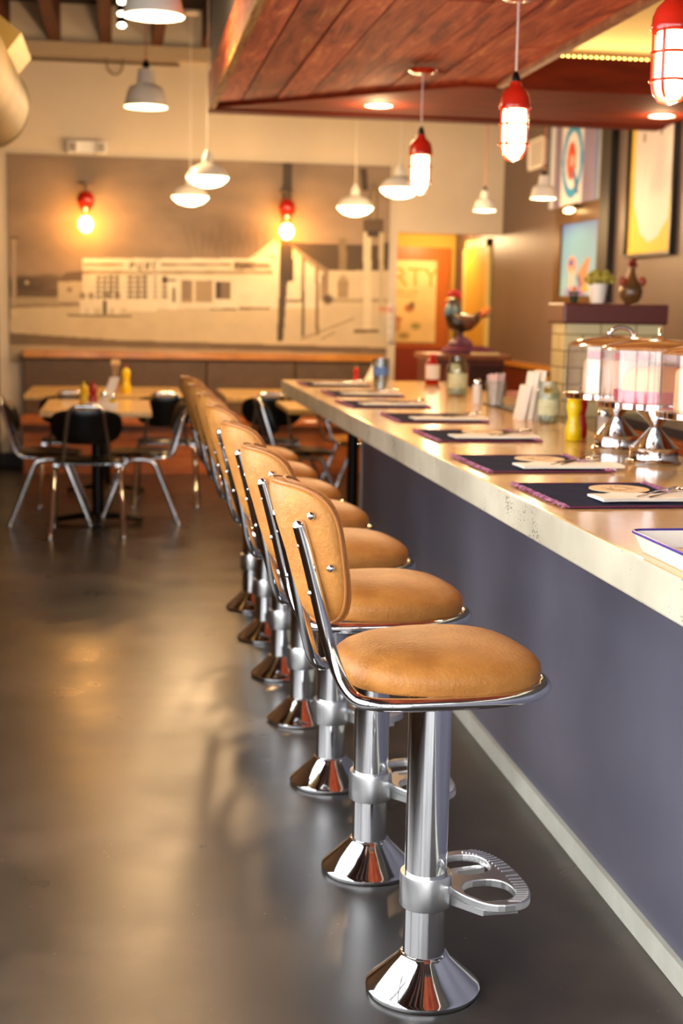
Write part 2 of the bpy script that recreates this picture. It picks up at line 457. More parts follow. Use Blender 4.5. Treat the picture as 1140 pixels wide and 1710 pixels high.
link('worn_edge', bx(-.002, .034, 0, SY1 - 1, -.006, .022), P('worn_yellow_edge', 'a8854c', .8, noise=(9, '7a3a24', (6, .6, 6)), bump=.5, bscale=40, spec=.1), can, False)
link('edge_batten', bx(SX1 - SX0 - .005, SX1 - SX0 + .03, 0, 6.2, .0, .17), P('worn_batten', '9a6a44', .5, noise=(12, '6a3420', (4, 1, 1)), bump=.3), can, False)
# wide cross beam at the far end, diagonal inner edge
redbeam = P('smooth_red_beam', '7c2c12', .8, noise=(3, '5e200c', (1, 6, 6)), spec=.1)
bm = bmesh.new()
prism(bm, [(0.03, yend(SX0) - 1), (1.21, yend(1.7) - 1), (2.73, 6.15), (2.73, 7.42), (0.03, 7.42)], .0, .17)
link('cross_beam', bm, redbeam, can, False)
bm = bmesh.new()
prism(bm, [(0.0, 7.30), (2.73, 7.30), (2.73, 7.45), (0.0, 7.45)], -.012, .0)
link('beam_lip', bm, P('dark_red_lip', '5a1d0e', .85, spec=.1), can, False)
# drywall bulkhead that carries it
struct('trim_%d' % k, bx(SX0 + .015, SX1 + .05, .8, SY1, SZ + .20, 3.78), grey_paint); k += 1
struct('trim_%d' % k, bx(SX1 + .05, RX - .01, 7.25, SY1, SZ + .171, 3.10), P('recess_paint', 'bfa676', .8)); k += 1
struct('trim_%d' % k, bx(SX1 + .05, RX - .01, .8, SY1, 3.10, 3.2), P('recess_paint', 'bfa676', .8)); k += 1
# rope light on the beam
rl = bmesh.new()
for i in range(42): ball(rl, (1.98 + i * .03, 7.185, SZ + .178), .0065, seg=6, rings=4)
o = link('rope_light', rl, bead_m); tag(o, 'string of small lights along the top of the red cross beam', 'rope light')

# downlights
def downlight(x, y, z, label, rad=.06):
    t = thing('recessed_downlight', label, 'ceiling light', (x, y, z), 0, 'recessed downlights')
    bm = bmesh.new(); lathe(bm, [(rad, 0), (rad + .015, -.004), (rad + .014, .0), (rad, .002)], 28); link('trim_ring', bm, white_enamel, t)
    bm = bmesh.new(); lathe(bm, [(0, -.003), (rad, -.003), (rad, 0.0), (0, 0.0)], 28); link('lens', bm, dl_m, t)
downlight(1.40, 7.90, SZ - .003, 'round recessed downlight in the red beam left of the red caged pendants')
downlight(3.02, 7.85, SZ - .003, 'round recessed downlight in the red beam at the right edge')
t = thing('hall_ceiling_light', 'glowing round ceiling light inside the yellow hallway', 'ceiling light', (2.93, 13.2, 2.16))
bm = bmesh.new(); lathe(bm, [(.10, 0), (.10, -.03), (.0, -.03)], 24); link('rim', bm, white_enamel, t)
bm = bmesh.new(); lathe(bm, [(.09, -.03), (.07, -.055), (0, -.065)], 24); link('diffuser', bm, bulb_m, t)

# ================================================================== BAR COUNTER
KX = 1.15; EX = .94; IX = 1.74; CT = .95; SB = .867; PY = 6.73; CE = 8.46
m, nt, p = newmat('sealed_concrete_top')
tc = N(nt, 'ShaderNodeTexCoord'); no = N(nt, 'ShaderNodeTexNoise', Scale=3., Detail=8., Roughness=.65); nt.links.new(tc.outputs['Object'], no.inputs['Vector'])
cr = N(nt, 'ShaderNodeValToRGB'); e = cr.color_ramp.elements
e[0].position = .3; e[0].color = (*lin('b88c50'), 1); e[1].position = .7; e[1].color = (*lin('d6ae70'), 1)
nt.links.new(no.outputs['Fac'], cr.inputs['Fac']); nt.links.new(cr.outputs[0], p.inputs['Base Color'])
p.inputs['Roughness'].default_value = .16; p.inputs['Specular IOR Level'].default_value = .6
n2 = N(nt, 'ShaderNodeTexNoise', Scale=14., Detail=5.); nt.links.new(tc.outputs['Object'], n2.inputs['Vector'])
bp = N(nt, 'ShaderNodeBump', Strength=.06, Distance=.004); nt.links.new(n2.outputs['Fac'], bp.inputs['Height']); nt.links.new(bp.outputs[0], p.inputs['Normal'])
top_m = m
m, nt, p = newmat('raw_concrete_edge')
tc = N(nt, 'ShaderNodeTexCoord'); no = N(nt, 'ShaderNodeTexNoise', Scale=4., Detail=8.); nt.links.new(tc.outputs['Object'], no.inputs['Vector'])
cr = N(nt, 'ShaderNodeValToRGB'); e = cr.color_ramp.elements
e[0].position = .3; e[0].color = (*lin('a59d88'), 1); e[1].position = .7; e[1].color = (*lin('c6bfa8'), 1)
nt.links.new(no.outputs['Fac'], cr.inputs['Fac'])
vo = N(nt, 'ShaderNodeTexVoronoi', Scale=120.); nt.links.new(tc.outputs['Object'], vo.inputs['Vector'])
n2 = N(nt, 'ShaderNodeTexNoise', Scale=7., Detail=3.); nt.links.new(tc.outputs['Object'], n2.inputs['Vector'])
mr = N(nt, 'ShaderNodeMapRange'); mr.inputs[1].default_value = .46; mr.inputs[2].default_value = .72; mr.inputs[3].default_value = .0; mr.inputs[4].default_value = .42
nt.links.new(n2.outputs['Fac'], mr.inputs[0])
lt = N(nt, 'ShaderNodeMath', operation='LESS_THAN'); nt.links.new(vo.outputs['Distance'], lt.inputs[0]); nt.links.new(mr.outputs[0], lt.inputs[1])
mx = N(nt, 'ShaderNodeMix', data_type='RGBA'); nt.links.new(lt.outputs[0], mx.inputs[0]); nt.links.new(cr.outputs[0], mx.inputs[6]); mx.inputs[7].default_value = (*lin('4a4538'), 1)
nt.links.new(mx.outputs[2], p.inputs['Base Color']); p.inputs['Roughness'].default_value = .6
edge_m = m
ctr = thing('bar_counter', 'long concrete topped bar counter with blue grey front panel', 'bar counter', (EX, CE, 0))
bm = bmesh.new()
pl = [(0, -9.2), (IX - EX, -9.2), (IX - EX, -1.95), (1.03, -1.95), (1.03, 0), (0.02, 0), (0, -.02)]
pl = pl[::-1]
prism(bm, pl, SB, CT)
for f in bm.faces:
    f.material_index = 0 if (f.calc_center_median().z > CT - 1e-4) else 1
o = link('countertop', bm, [top_m, edge_m], ctr, False, bevel=.006)
o['label'] = 'pitted pale concrete slab with glossy amber sealed top'
m, nt, p = newmat('blue_grey_panel')
tc = N(nt, 'ShaderNodeTexCoord'); no = N(nt, 'ShaderNodeTexNoise', Scale=1.6, Detail=5.); nt.links.new(tc.outputs['Object'], no.inputs['Vector'])
cr = N(nt, 'ShaderNodeValToRGB'); e = cr.color_ramp.elements
e[0].position = .3; e[0].color = (*lin('4d4c5a'), 1); e[1].position = .7; e[1].color = (*lin('646270'), 1)
nt.links.new(no.outputs['Fac'], cr.inputs['Fac']); nt.links.new(cr.outputs[0], p.inputs['Base Color'])
p.inputs['Roughness'].default_value = .42
link('front_panel', bx(KX - EX, KX - EX + .05, -9.0, PY - CE, .001, SB), m, ctr, False)
link('end_panel', bx(KX - EX + .05, IX - EX - .05, PY - CE - .05, PY - CE, .001, SB), m, ctr, False)
link('kick_strip', bx(KX - EX - .014, KX - EX, -9.0, PY - CE, 0.001, .058), P('grey_white_strip', 'c4c2b6', .5, noise=(5, 'aeac9e')), ctr, False)
link('corner_trim', bx(KX - EX - .006, KX - EX + .03, PY - CE, PY - CE + .012, 0.001, SB), P('pale_trim', 'b9b2a4', .5), ctr, False)
link('back_panel', bx(IX - EX - .05, IX - EX - .02, -9.0, PY - CE, .001, SB), P('back_panel_paint', '3a2a20', .6), ctr, False)
bm = bmesh.new(); lathe(bm, [(.0, .001), (.26, .001), (.26, .015), (.04, .04), (.035, .06), (.035, SB), (0, SB)], 28, (.75, -.75, 0)); link('pedestal_leg', bm, black_metal, ctr)

# ================================================================== BAR STOOLS
def make_stool():
    t = thing('bar_stool', 'x', 'bar stool', (.61, 2.69, 0), 0, 'tan bar stools bolted along the counter')
    bm = bmesh.new()
    lathe(bm, [(0, .001), (.117, .001), (.1185, .004), (.1185, .010), (.115, .014), (.112, .016), (.053, .074), (.050, .079), (.0455, .082), (0, .082)], 64)
    link('floor_base', bm, chrome, t)
    bm = bmesh.new(); lathe(bm, [(0, .08), (.0435, .08), (.0435, .625), (.035, .628), (.035, .655), (0, .655)], 48)
    link('column', bm, chrome, t)
    bm = bmesh.new(); lathe(bm, [(.0436, .185), (.052, .185), (.053, .188), (.053, .252), (.052, .255), (.0436, .255), (.0436, .185)], 48)
    fr = link('footrest_collar', bm, castal, t)
    # footrest : D-shaped plate with two openings, ribbed tread
    bm = bmesh.new()
    def ring_(cx, cy, rx, ry, n=28, pw=2.4, a0=0):
        out = []
        for i in range(n):
            a = 2 * PI * i / n + a0; c, s = math.cos(a), math.sin(a)
            out.append((cx + rx * math.copysign(abs(c) ** (2 / pw), c), cy + ry * math.copysign(abs(s) ** (2 / pw), s)))
        return out
    n = 72
    outer = []
    for i in range(n):
        a = 2 * PI * i / n; c, s = math.cos(a), math.sin(a)
        X = .125 + .078 * math.copysign(abs(c) ** .72, c); Yy = .145 * math.copysign(abs(s) ** .8, s)
        if c < 0: Yy *= 1 - .30 * abs(c) ** 1.2
        if c < 0: X += -.008
        outer.append((X, Yy))
    holes = [ring_(.112, .068, .052, .053), ring_(.112, -.068, .052, .053)]
    zt, zb = .232, .214
    # boundary fill through triangulation
    def loop(pts, z): 
        vs = [bm.verts.new((a, b_, z)) for a, b_ in pts]
        es = [bm.edges.new((vs[i], vs[(i + 1) % len(vs)])) for i in range(len(vs))]
        return vs, es
    for z in (zt, zb):
        allE = []; 
        L = [loop(outer, z)] + [loop(h, z) for h in holes]
        for l in L: allE += l[1]
        bmesh.ops.triangle_fill(bm, use_beauty=True, edges=allE)
        if z == zt: TL = L
        else: BL = L
    for a, b_ in zip(TL, BL):
        va, vb = a[0], b_[0]
        for i in range(len(va)):
            j = (i + 1) % len(va); bm.faces.new((va[i], va[j], vb[j], vb[i]))
    link('footrest', bm, castal, t, False, bevel=.003)
    bm = bmesh.new()
    prism(bm, [(.045, -.03), (.09, -.095), (.165, -.10), (.165, -.085), (.10, -.08), (.065, -.02), (.065, .02), (.10, .08), (.165, .085), (.165, .10), (.09, .095), (.045, .03)], .188, .214)
    link('footrest_bracket', bm, castal, t, False, bevel=.002)
    bm = bmesh.new()
    for i in range(26):
        a = -1.25 + 2.5 * i / 25; c, s = math.cos(a), math.sin(a)
        X = .125 + .078 * abs(c) ** .72; Yy = .145 * math.copysign(abs(s) ** .8, s)
        tube(bm, [(X - .030, Yy * .93, .2325), (X - .004, Yy * .985, .2325)], .0022, 6)
    link('tread_ribs', bm, castal, t)
    # seat cushion
    n = 64; out = []
    for i in range(n):
        a = 2 * PI * i / n; c, s = math.cos(a), math.sin(a)
        X = .198 * math.copysign(abs(c) ** .64, c); Yy = .188 * math.copysign(abs(s) ** .60, s)
        Yy *= 1 - .20 * max(0, -X / .2) ** 1.5 - .06 * max(0, X / .2) ** 2
        out.append((X + .006, Yy))
    rg = [(0, .744), (.3, .743), (.5, .7405), (.68, .7345), (.80, .728), (.90, .719), (.96, .709), (.99, .700), (1, .690), (.992, .680), (.97, .674), (.5, .672), (0, .672)]
    bm = bmesh.new(); rings_mesh(bm, out, [(s, z + .008 * (z > .68) ) for s, z in rg], lambda a, b_, h: Vector((a, b_, h)))
    link('seat_cushion', bm, leather, t)
    # seat rail tube and back posts : one bent tube
    zr = .662; rr_ = .0132
    pts = [(-.299, -.084, .992), (-.281, -.085, .93), (-.236, -.095, .74), (-.206, -.13, .664)]
    side = [(-.16, -.172, zr), (0, -.185, zr), (.13, -.18, zr), (.208, -.11, zr), (.222, 0, zr)]
    half = [Vector(p_) for p_ in pts + side]
    full = half + [Vector((p_.x, -p_.y, p_.z)) for p_ in half[-2::-1]]
    sp_ = smooth_path(full, .07, 6)
    bm = bmesh.new(); rads = [rr_] * len(sp_); tube(bm, sp_, rads, 16)
    for e_ in (sp_[0], sp_[-1]): ball(bm, e_, rr_ * 1.02, seg=14, rings=8)
    link('tubular_frame', bm, chrome, t)
    bm = bmesh.new(); box(bm, -.15, .17, -.03, .03, .652, .672); box(bm, -.03, .03, -.172, .172, .654, .670)
    link('seat_bracket', bm, black_metal, t, False)
    # back pad
    R0 = .142; zc = .932; hz = .137
    def pad(a, b_, h):        # a : arc angle -1..1, b : height -1..1, h : thickness from rear to front
        z = zc + hz * b_
        xr = -.256 - .084 * (z - .79) / .28
        ph = a * math.radians(70)
        R = R0 - h
        return Vector((xr + R0 - R * math.cos(ph), R * math.sin(ph), z + .0 * h))
    n = 64; out = []
    for i in range(n):
        a = 2 * PI * i / n; c, s = math.cos(a), math.sin(a)
        A = math.copysign(abs(c) ** .55, c); B = math.copysign(abs(s) ** .55, s)
        A *= .86 + .14 * B
        out.append((A, B))
    rg = [(0, -.006), (.4, -.005), (.7, -.0035), (.88, -.0005), (.96, .004), (1.0, .012), (1.0, .030), (.97, .042), (.9, .048), (.7, .054), (.4, .058), (0, .059)]
    bm = bmesh.new(); rings_mesh(bm, out, rg, pad)
    pd = link('back_pad', bm, leather, t)
    for hh in (.009, .033):
        bm = bmesh.new(); tube(bm, [pad(a * 1.0, b_ * 1.005, hh) for a, b_ in out], .0032, 8, closed=True); link('piping', bm, piping, pd)
    bm = bmesh.new(); 
    for z0 in (-.62,): pass
    for (a, b_) in ((-.66, .60), (-.72, -.12), (.66, .60), (.72, -.12)):
        bm = bmesh.new(); c = pad(a, b_, -.004); ball(bm, c, .0085, seg=14, rings=8); link('chrome_button', bm, chrome, pd)
    for s in (-1, 1):
        for z in (.955, .865):
            tt = (z - .74) / (.93 - .74); xx = -.236 - .046 * min(tt, 1.1)
            bm = bmesh.new(); ball(bm, (xx - .011, s * (.098 - .013 * min(tt, 1)) , z), .006, seg=10, rings=6); link('bolt', bm, chrome, t)
    return t
ORD = ['nearest', 'second', 'third', 'fourth', 'fifth', 'sixth', 'seventh', 'eighth']
stool = make_stool()
SY = [2.69, 3.325, 3.975, 4.61, 5.20, 5.80, 6.40]
RZ = [7, 6, 7, 5, 7, 6, 6]
lab = ['tan leather bar stool nearest the camera, its footrest and base in full view',
       'second tan leather bar stool from the camera, partly behind the nearest one',
       'third tan leather bar stool from the camera along the counter',
       'fourth tan leather bar stool from the camera, middle one of the row of seven',
       'fifth tan leather bar stool from the camera, blurred, in the far half of the row',
       'sixth tan leather bar stool, last but one towards the booth wall',
       'seventh tan leather bar stool, the last and farthest of the row']
for i in range(7):
    if i == 0: s = stool
    else: s = copy_tree(stool)
    s.location = (.61 - .004 * i, SY[i], 0); s.rotation_euler = (0, 0, math.radians(RZ[i])); s['label'] = lab[i]

# ================================================================== THINGS ON THE COUNTER
Z0 = CT + .0005
mats = [(1.005, 3.06, .43), (1.005, 3.74, .40), (1.06, 4.62, .46), (1.075, 5.40, .42), (1.015, 6.16, .42), (1.04, 6.92, .44), (1.02, 7.78, .44)]
ordm = ['nearest', 'second', 'third', 'fourth', 'fifth', 'sixth', 'seventh and farthest']
def make_mat():
    t = thing('placemat', 'x', 'placemat', (0, 0, Z0), 0, 'denim placemats on the counter')
    W, D = .34, .43
    bm = bmesh.new(); nx, ny = 12, 14; g = []
    for j in range(ny + 1):
        g.append([(W * i / nx, D * j / ny, .0035 + .0012 * math.sin(i * 1.3 + j * .9) + .0005 * math.sin(j * 2.1)) for i in range(nx + 1)])
    tv = [[bm.verts.new(q) for q in row] for row in g]; bv = [[bm.verts.new((q[0], q[1], .0005)) for q in row] for row in g]
    for j in range(ny):
        for i in range(nx):
            bm.faces.new((tv[j][i], tv[j][i + 1], tv[j + 1][i + 1], tv[j + 1][i])); bm.faces.new((bv[j][i], bv[j + 1][i], bv[j + 1][i + 1], bv[j][i + 1]))
    for i in range(nx):
        bm.faces.new((tv[0][i], bv[0][i], bv[0][i + 1], tv[0][i + 1])); bm.faces.new((tv[ny][i], tv[ny][i + 1], bv[ny][i + 1], bv[ny][i]))
    for j in range(ny):
        bm.faces.new((tv[j][0], tv[j + 1][0], bv[j + 1][0], bv[j][0])); bm.faces.new((tv[j][nx], bv[j][nx], bv[j + 1][nx], tv[j + 1][nx]))
    link('cloth', bm, denim, t)
    rnd = random.Random(3)
    for xx, dr in ((0, -1), (W, 1)):
        bm = bmesh.new(); tube(bm, [(xx, 0, .003), (xx, D, .003)], .002, 6)
        for j in range(74):
            y = D * (j + .5) / 74; L = rnd.uniform(.010, .021); dy = rnd.uniform(-.007, .007)
            tube(bm, [(xx - dr * .001, y, .003), (xx + dr * L * .5, y + dy * .5, .0065), (xx + dr * L, y + dy, rnd.uniform(.001, .006))], [.0026, .0038, .0018], 5)
        link('fringe', bm, fringe_m, t)
    bm = bmesh.new()
    tube(bm, [(0, 0, .0035), (W / 2, .001, .0042), (W, 0, .0035)], .002, 6); tube(bm, [(0, D, .0035), (W, D, .0035)], .002, 6)
    link('stitched_hem', bm, P('wine_hem', '6d2440', .9), t)
    return t
def make_napkin():
    bm = bmesh.new(); W, D = .30, .105; nx = 14
    def h(i, j): return .0065 + .0015 * math.sin(i * .9 + j) + .001 * math.sin(i * 2.3)
    tv = [[bm.verts.new((W * i / nx, D * j / 4 + .004 * math.sin(i * .5), h(i, j))) for i in range(nx + 1)] for j in range(5)]
    bv = [[bm.verts.new((v.co.x, v.co.y, .0)) for v in row] for row in tv]
    for j in range(4):
        for i in range(nx):
            bm.faces.new((tv[j][i], tv[j][i + 1], tv[j + 1][i + 1], tv[j + 1][i])); bm.faces.new((bv[j][i], bv[j + 1][i], bv[j + 1][i + 1], bv[j][i + 1]))
    for i in range(nx):
        bm.faces.new((tv[0][i], bv[0][i], bv[0][i + 1], tv[0][i + 1])); bm.faces.new((tv[4][i], tv[4][i + 1], bv[4][i + 1], bv[4][i]))
    for j in range(4):
        bm.faces.new((tv[j][0], tv[j + 1][0], bv[j + 1][0], bv[j][0])); bm.faces.new((tv[j][nx], bv[j][nx], bv[j + 1][nx], tv[j + 1][nx]))
    return tag(link('napkin', bm, napkin_m), 'x', 'napkin', 'folded napkins on the placemats')
def make_spoon():
    bm = bmesh.new()
    tube(bm, [(-.08, 0, .002), (-.04, 0, .003), (0, 0, .005), (.035, 0, .003)], [.0045, .0035, .0028, .003], 8, flat=.5)
    ball(bm, (.056, 0, .0065), .026, .017, .007, 18, 8)
    return tag(link('spoon', bm, chrome), 'x', 'spoon', 'spoons laid on the napkins')
def make_fork():
    bm = bmesh.new()
    tube(bm, [(-.10, 0, .002), (-.05, 0, .003), (0, 0, .006), (.04, 0, .004)], [.0045, .0035, .0028, .008], 8, flat=.35)
    for q in range(4):
        y = -.0075 + .005 * q; tube(bm, [(.035, y, .004), (.06, y, .004), (.088, y * .9, .008)], [.0022, .0018, .0009], 6)
    return tag(link('fork', bm, chrome), 'x', 'fork', 'forks laid on the napkins')
def make_disc():
    t = thing('coaster', 'x', 'coaster', (0, 0, 0), 0, 'printed round coasters on the placemats')
    bm = bmesh.new(); lathe(bm, [(0, 0), (.075, 0), (.075, .002), (0, .002)], 36); link('board', bm, P('coaster_board', 'e3c79c', .6), t)
    bm = bmesh.new()
    for k_ in range(7):
        a = k_ * .9; tube(bm, [(.045 * math.cos(a), .03 * math.sin(a), .0022), (.02 * math.cos(a + .6), .04 * math.sin(a + .8), .0022)], [.002, .004], 5, flat=.2)
    link('printed_mark', bm, P('coaster_ink', '8a5a34', .7), t)
    return t
pm, pn, psn, pf, pd_ = make_mat(), make_napkin(), make_spoon(), make_fork(), make_disc()
for i, (mx_, my, dd) in enumerate(mats):
    w = ordm[i]
    a = pm if i == 0 else copy_tree(pm)
    rz = math.radians([1, 1, 0, -1, 2, 0, 1][i])
    a.location = (mx_, my, Z0); a.rotation_euler = (0, 0, rz); a['label'] = '%s dark denim placemat with fringed ends, counted from the camera' % w
    q = pn if i == 0 else pn.copy()
    if i: COL.objects.link(q)
    q.location = (mx_ + [.10, .10, .06, .06, .05, .05, .04][i], my + [.055, .04, .05, .04, .07, .05, .05][i], Z0 + .0078); q.rotation_euler = (0, 0, rz + .03)
    q['label'] = 'folded cream napkin on the %s placemat from the camera' % w
    zz = Z0 + .0182
    s = psn if i == 0 else psn.copy()
    if i: COL.objects.link(s)
    s.location = (mx_ + .285, my + .115, zz); s.rotation_euler = (0, math.radians(-3), rz + .50)
    s['label'] = 'steel spoon lying on the napkin of the %s placemat' % w
    f = pf if i == 0 else pf.copy()
    if i: COL.objects.link(f)
    f.location = (mx_ + .262, my + .135, zz); f.rotation_euler = (0, math.radians(-3), rz + .56); f.scale = (.85, .85, .85)
    f['label'] = 'steel fork lying on the napkin of the %s placemat' % w
    if i < 3:
        c = pd_ if i == 0 else copy_tree(pd_)
        c.location = (mx_ + .225, my + [.30, .31, .33][i], Z0 + .0055)
        c['label'] = 'round printed cardboard coaster on the %s placemat from the camera' % w

# -------- cake stands
def make_stand():
    t = thing('cake_stand', 'x', 'cake stand', (0, 0, 0), 0, 'chrome cake stands on the counter')
    bm = bmesh.new()
    lathe(bm, [(0, 0), (.082, 0), (.083, .004), (.075, .009), (.073, .015), (.072, .040), (.074, .046), (.066, .050), (.040, .078), (.0155, .104), (.0135, .107), (.0155, .110), (.045, .142), (.070, .160), (.075, .164), (0, .164)], 56)
    link('pedestal', bm, chrome, t)
    bm = bmesh.new()
    lathe(bm, [(0, .164), (.172, .164), (.178, .168), (.178, .182), (.172, .185), (0, .185)], 72)
    link('plate', bm, chrome, t)
    return t
def make_dome(rad=.168, h=.150):
    t = thing('cake_dome', 'x', 'cake dome', (0, 0, 0), 0, 'clear cake domes on the chrome stands')
    bm = bmesh.new(); seg = 120; prev = None
    for z in (0, .006, h * .5, h - .004, h):
        cur = [bm.verts.new(((rad + (.0024 if q % 2 else 0)) * math.cos(2 * PI * q / seg), (rad + (.0024 if q % 2 else 0)) * math.sin(2 * PI * q / seg), z)) for q in range(seg)]
        if prev:
            for q in range(seg): bm.faces.new((prev[q], prev[(q + 1) % seg], cur[(q + 1) % seg], cur[q]))
        prev = cur
    link('wall', bm, dome_m, t)
    bm = bmesh.new(); lathe(bm, [(rad + .001, h), (rad + .004, h + .002), (rad * .93, h + .012), (rad * .6, h + .026), (rad * .25, h + .033), (0, h + .034)], 72)
    link('lid', bm, domelid_m, t)
    bm = bmesh.new()
    pts = [(-.046, 0, h + .032)] + [(-.040 * math.cos(a), 0, h + .034 + .026 * math.sin(a)) for a in [PI * i / 12 for i in range(13)]] + [(.046, 0, h + .032)]
    tube(bm, pts, [.007] + [.0045] * 13 + [.007], 10, flat=1.6); link('handle', bm, chrome, t)
    return t
st, dm = make_stand(), make_dome()
STP = [(1.60, 4.42), (1.575, 4.02), (1.60, 3.60)]
sw = ['rearmost chrome cake stand, beside the yellow mustard bottle', 'middle chrome cake stand, the nearest pedestal fully in view', 'chrome cake stand at the right edge, only its plate rim in view']
dw = ['clear ribbed cake dome over the white cake with cherries, the rearmost', 'clear ribbed cake dome over the yellow topped cake, the middle one', 'clear ribbed cake dome over the plain cream cake at the right edge']
for i, (x, y) in enumerate(STP):
    a = st if i == 0 else copy_tree(st); a.location = (x, y, Z0); a['label'] = sw[i]
    a = dm if i == 0 else copy_tree(dm); a.location = (x, y, Z0 + .1855); a['label'] = dw[i]
    a.rotation_euler = (0, 0, [.0, 1.2, .3][i])
def cakeprof(r_, h_): return [(0, 0), (r_, 0), (r_ + .002, .004), (r_, h_ - .01), (r_ - .008, h_), (0, h_ + .002)]
zc_ = Z0 + .186
t = thing('cake', 'tall white frosted cake with red cherries under the rearmost dome', 'cake', (STP[0][0], STP[0][1], zc_))
bm = bmesh.new(); lathe(bm, cakeprof(.115, .105), 40); link('frosting', bm, P('white_frosting', 'f3e6c8', .6, noise=(30, 'd9c090'), bump=.5, bscale=50), t)
for q in range(8):
    a = 2 * PI * q / 8 + .35; bm = bmesh.new(); ball(bm, (.092 * math.cos(a), .092 * math.sin(a), .118), .014); link('cherry', bm, P('cherry_red', 'c4121c', .25), t)
t = thing('cake', 'rounded yellow cake on a pink and red layer under the middle dome', 'cake', (STP[1][0], STP[1][1], zc_))
bm = bmesh.new(); lathe(bm, [(0, 0), (.125, 0), (.127, .03), (0, .03)], 40); link('pink_layer', bm, P('pink_glaze', 'cc4a66', .4, noise=(25, 'b81f3a')), t)
bm = bmesh.new(); lathe(bm, [(0, .03), (.105, .03), (.102, .06), (.085, .088), (.05, .10), (0, .102)], 40); link('yellow_sponge', bm, P('yellow_sponge', 'e8b45c', .7, noise=(30, 'd69a40')), t)
t = thing('cake', 'plain cream frosted cake under the dome at the right edge', 'cake', (STP[2][0], STP[2][1], zc_))
bm = bmesh.new(); lathe(bm, cakeprof(.13, .11), 40); link('frosting', bm, P('cream_frosting', 'ecc99a', .6, noise=(20, 'd9b27c')), t)

# -------- bottles, jars, glasses
def bottle(name, label, loc, prof, m_, cap=None, capm=None, labelpart=None, extra=None, group=None, cat='bottle'):
    t = thing(name, label, cat, loc, 0, group)
    bm = bmesh.new(); lathe(bm, prof, 32); link('body', bm, m_, t)
    if cap: bm = bmesh.new(); lathe(bm, cap, 24); link('cap', bm, capm, t)
    if labelpart: 
        z0, z1, rr__, lm = labelpart; bm = bmesh.new()
        s = [(rr__ * math.cos(a), rr__ * math.sin(a)) for a in [math.radians(200 + 140 * i / 20) for i in range(21)]]
        a_ = [bm.verts.new((x_, y_, z0)) for x_, y_ in s]; b__ = [bm.verts.new((x_, y_, z1)) for x_, y_ in s]
        for i in range(20): bm.faces.new((a_[i], a_[i + 1], b__[i + 1], b__[i]))
        link('paper_label', bm, lm, t)
    return t
must = P('mustard_yellow', 'e8c400', .3, coat=.3); ketch = P('ketchup_red', 'a80f0a', .25, coat=.3)
sq = [(0, 0), (.026, 0), (.029, .006), (.029, .04), (.021, .075), (.022, .09), (.027, .115), (.024, .14), (.010, .155), (0, .155)]
bottle('mustard_bottle', 'yellow squeeze bottle on the counter left of the rearmost cake stand', (1.545, 4.70, Z0), sq, must, [(0, .150), (.009, .15), (.004, .178), (0, .18)], must)
bottle('ketchup_bottle', 'red squeeze bottle standing just behind the yellow mustard bottle', (1.605, 4.82, Z0), sq, ketch, [(0, .150), (.009, .15), (.004, .178), (0, .18)], ketch)
def shaker(loc, label, body_m, h=.08, r_=.02):
    t = thing('shaker', label, 'shaker', loc)
    bm = bmesh.new(); lathe(bm, [(0, 0), (r_, 0), (r_ + .001, .004), (r_, h), (r_ * .85, h + .004), (0, h + .004)], 12); link('glass_body', bm, body_m, t, False)
    bm = bmesh.new(); lathe(bm, [(r_ * .9, h), (r_ * .95, h + .004), (r_ * .9, h + .018), (r_ * .5, h + .026), (0, h + .027)], 20); link('metal_cap', bm, chrome, t)
salt_m = P('salt_filled_glass', 'd8cfc4', .12, coat=.5)
shaker((1.665, 4.74, Z0), 'faceted glass salt shaker right behind the rearmost chrome pedestal', salt_m)
shaker((1.648, 6.47, Z0), 'white salt shaker left of the glass of pink straws', P('white_salt_glass', 'efe6da', .2, coat=.4), .09, .022)
def jar(loc, label, r_, h, rn):
    t = thing('mason_jar', label, 'jar', loc)
    bm = bmesh.new(); lathe(bm, [(0, 0), (r_ - .004, 0), (r_, .006), (r_, h * .72), (r_ * .9, h * .80), (rn, h * .85), (rn, h), (rn - .003, h), (rn - .003, h * .85), (r_ - .004, h * .74), (r_ - .004, .008), (0, .006)], 36)
    link('glass', bm, glass_m, t)
    bm = bmesh.new(); rnd = random.Random(int(r_ * 9999) + int(h * 1000))
    for q in range(16):
        a = rnd.uniform(0, 6.28); rr__ = rnd.uniform(0, r_ * .55); z = .012 + h * .62 * rnd.random(); b0 = len(bm.verts)
        box(bm, -.5, .5, -.5, .5, -.5, .5); bm.verts.ensure_lookup_table()
        M = Matrix.Translation((rr__ * math.cos(a), rr__ * math.sin(a), z + .012)) @ Matrix.Rotation(rnd.uniform(0, 3), 4, 'Z') @ Matrix.Rotation(rnd.uniform(-.8, .8), 4, 'X') @ Matrix.Diagonal((r_ * .7, .006, h * .22, 1))
        for v in list(bm.verts)[b0:]: v.co = M @ v.co
    link('paper_packets', bm, P('packet_paper', 'e2dcc0', .7, noise=(20, 'b4ae78')), t, False)
    bm = bmesh.new(); lathe(bm, [(r_ + .0008, h * .2), (r_ + .0008, h * .58)], 36); 
    for f_ in [f_ for f_ in bm.faces if f_.calc_center_median().y > -.3 * r_]: bm.faces.remove(f_)
    link('paper_label', bm, P('jar_label', 'd6dab4', .6, noise=(30, 'b8b886')), t)
    for q in range(0): pass
jar((1.735 - .06, 5.43, Z0), 'glass mason jar of paper packets beside the white menus', .048, .165, .036)
jar((1.70, 7.10, Z0), 'glass mason jar with pale label between ketchup bottle and pink straws', .055, .20, .042)
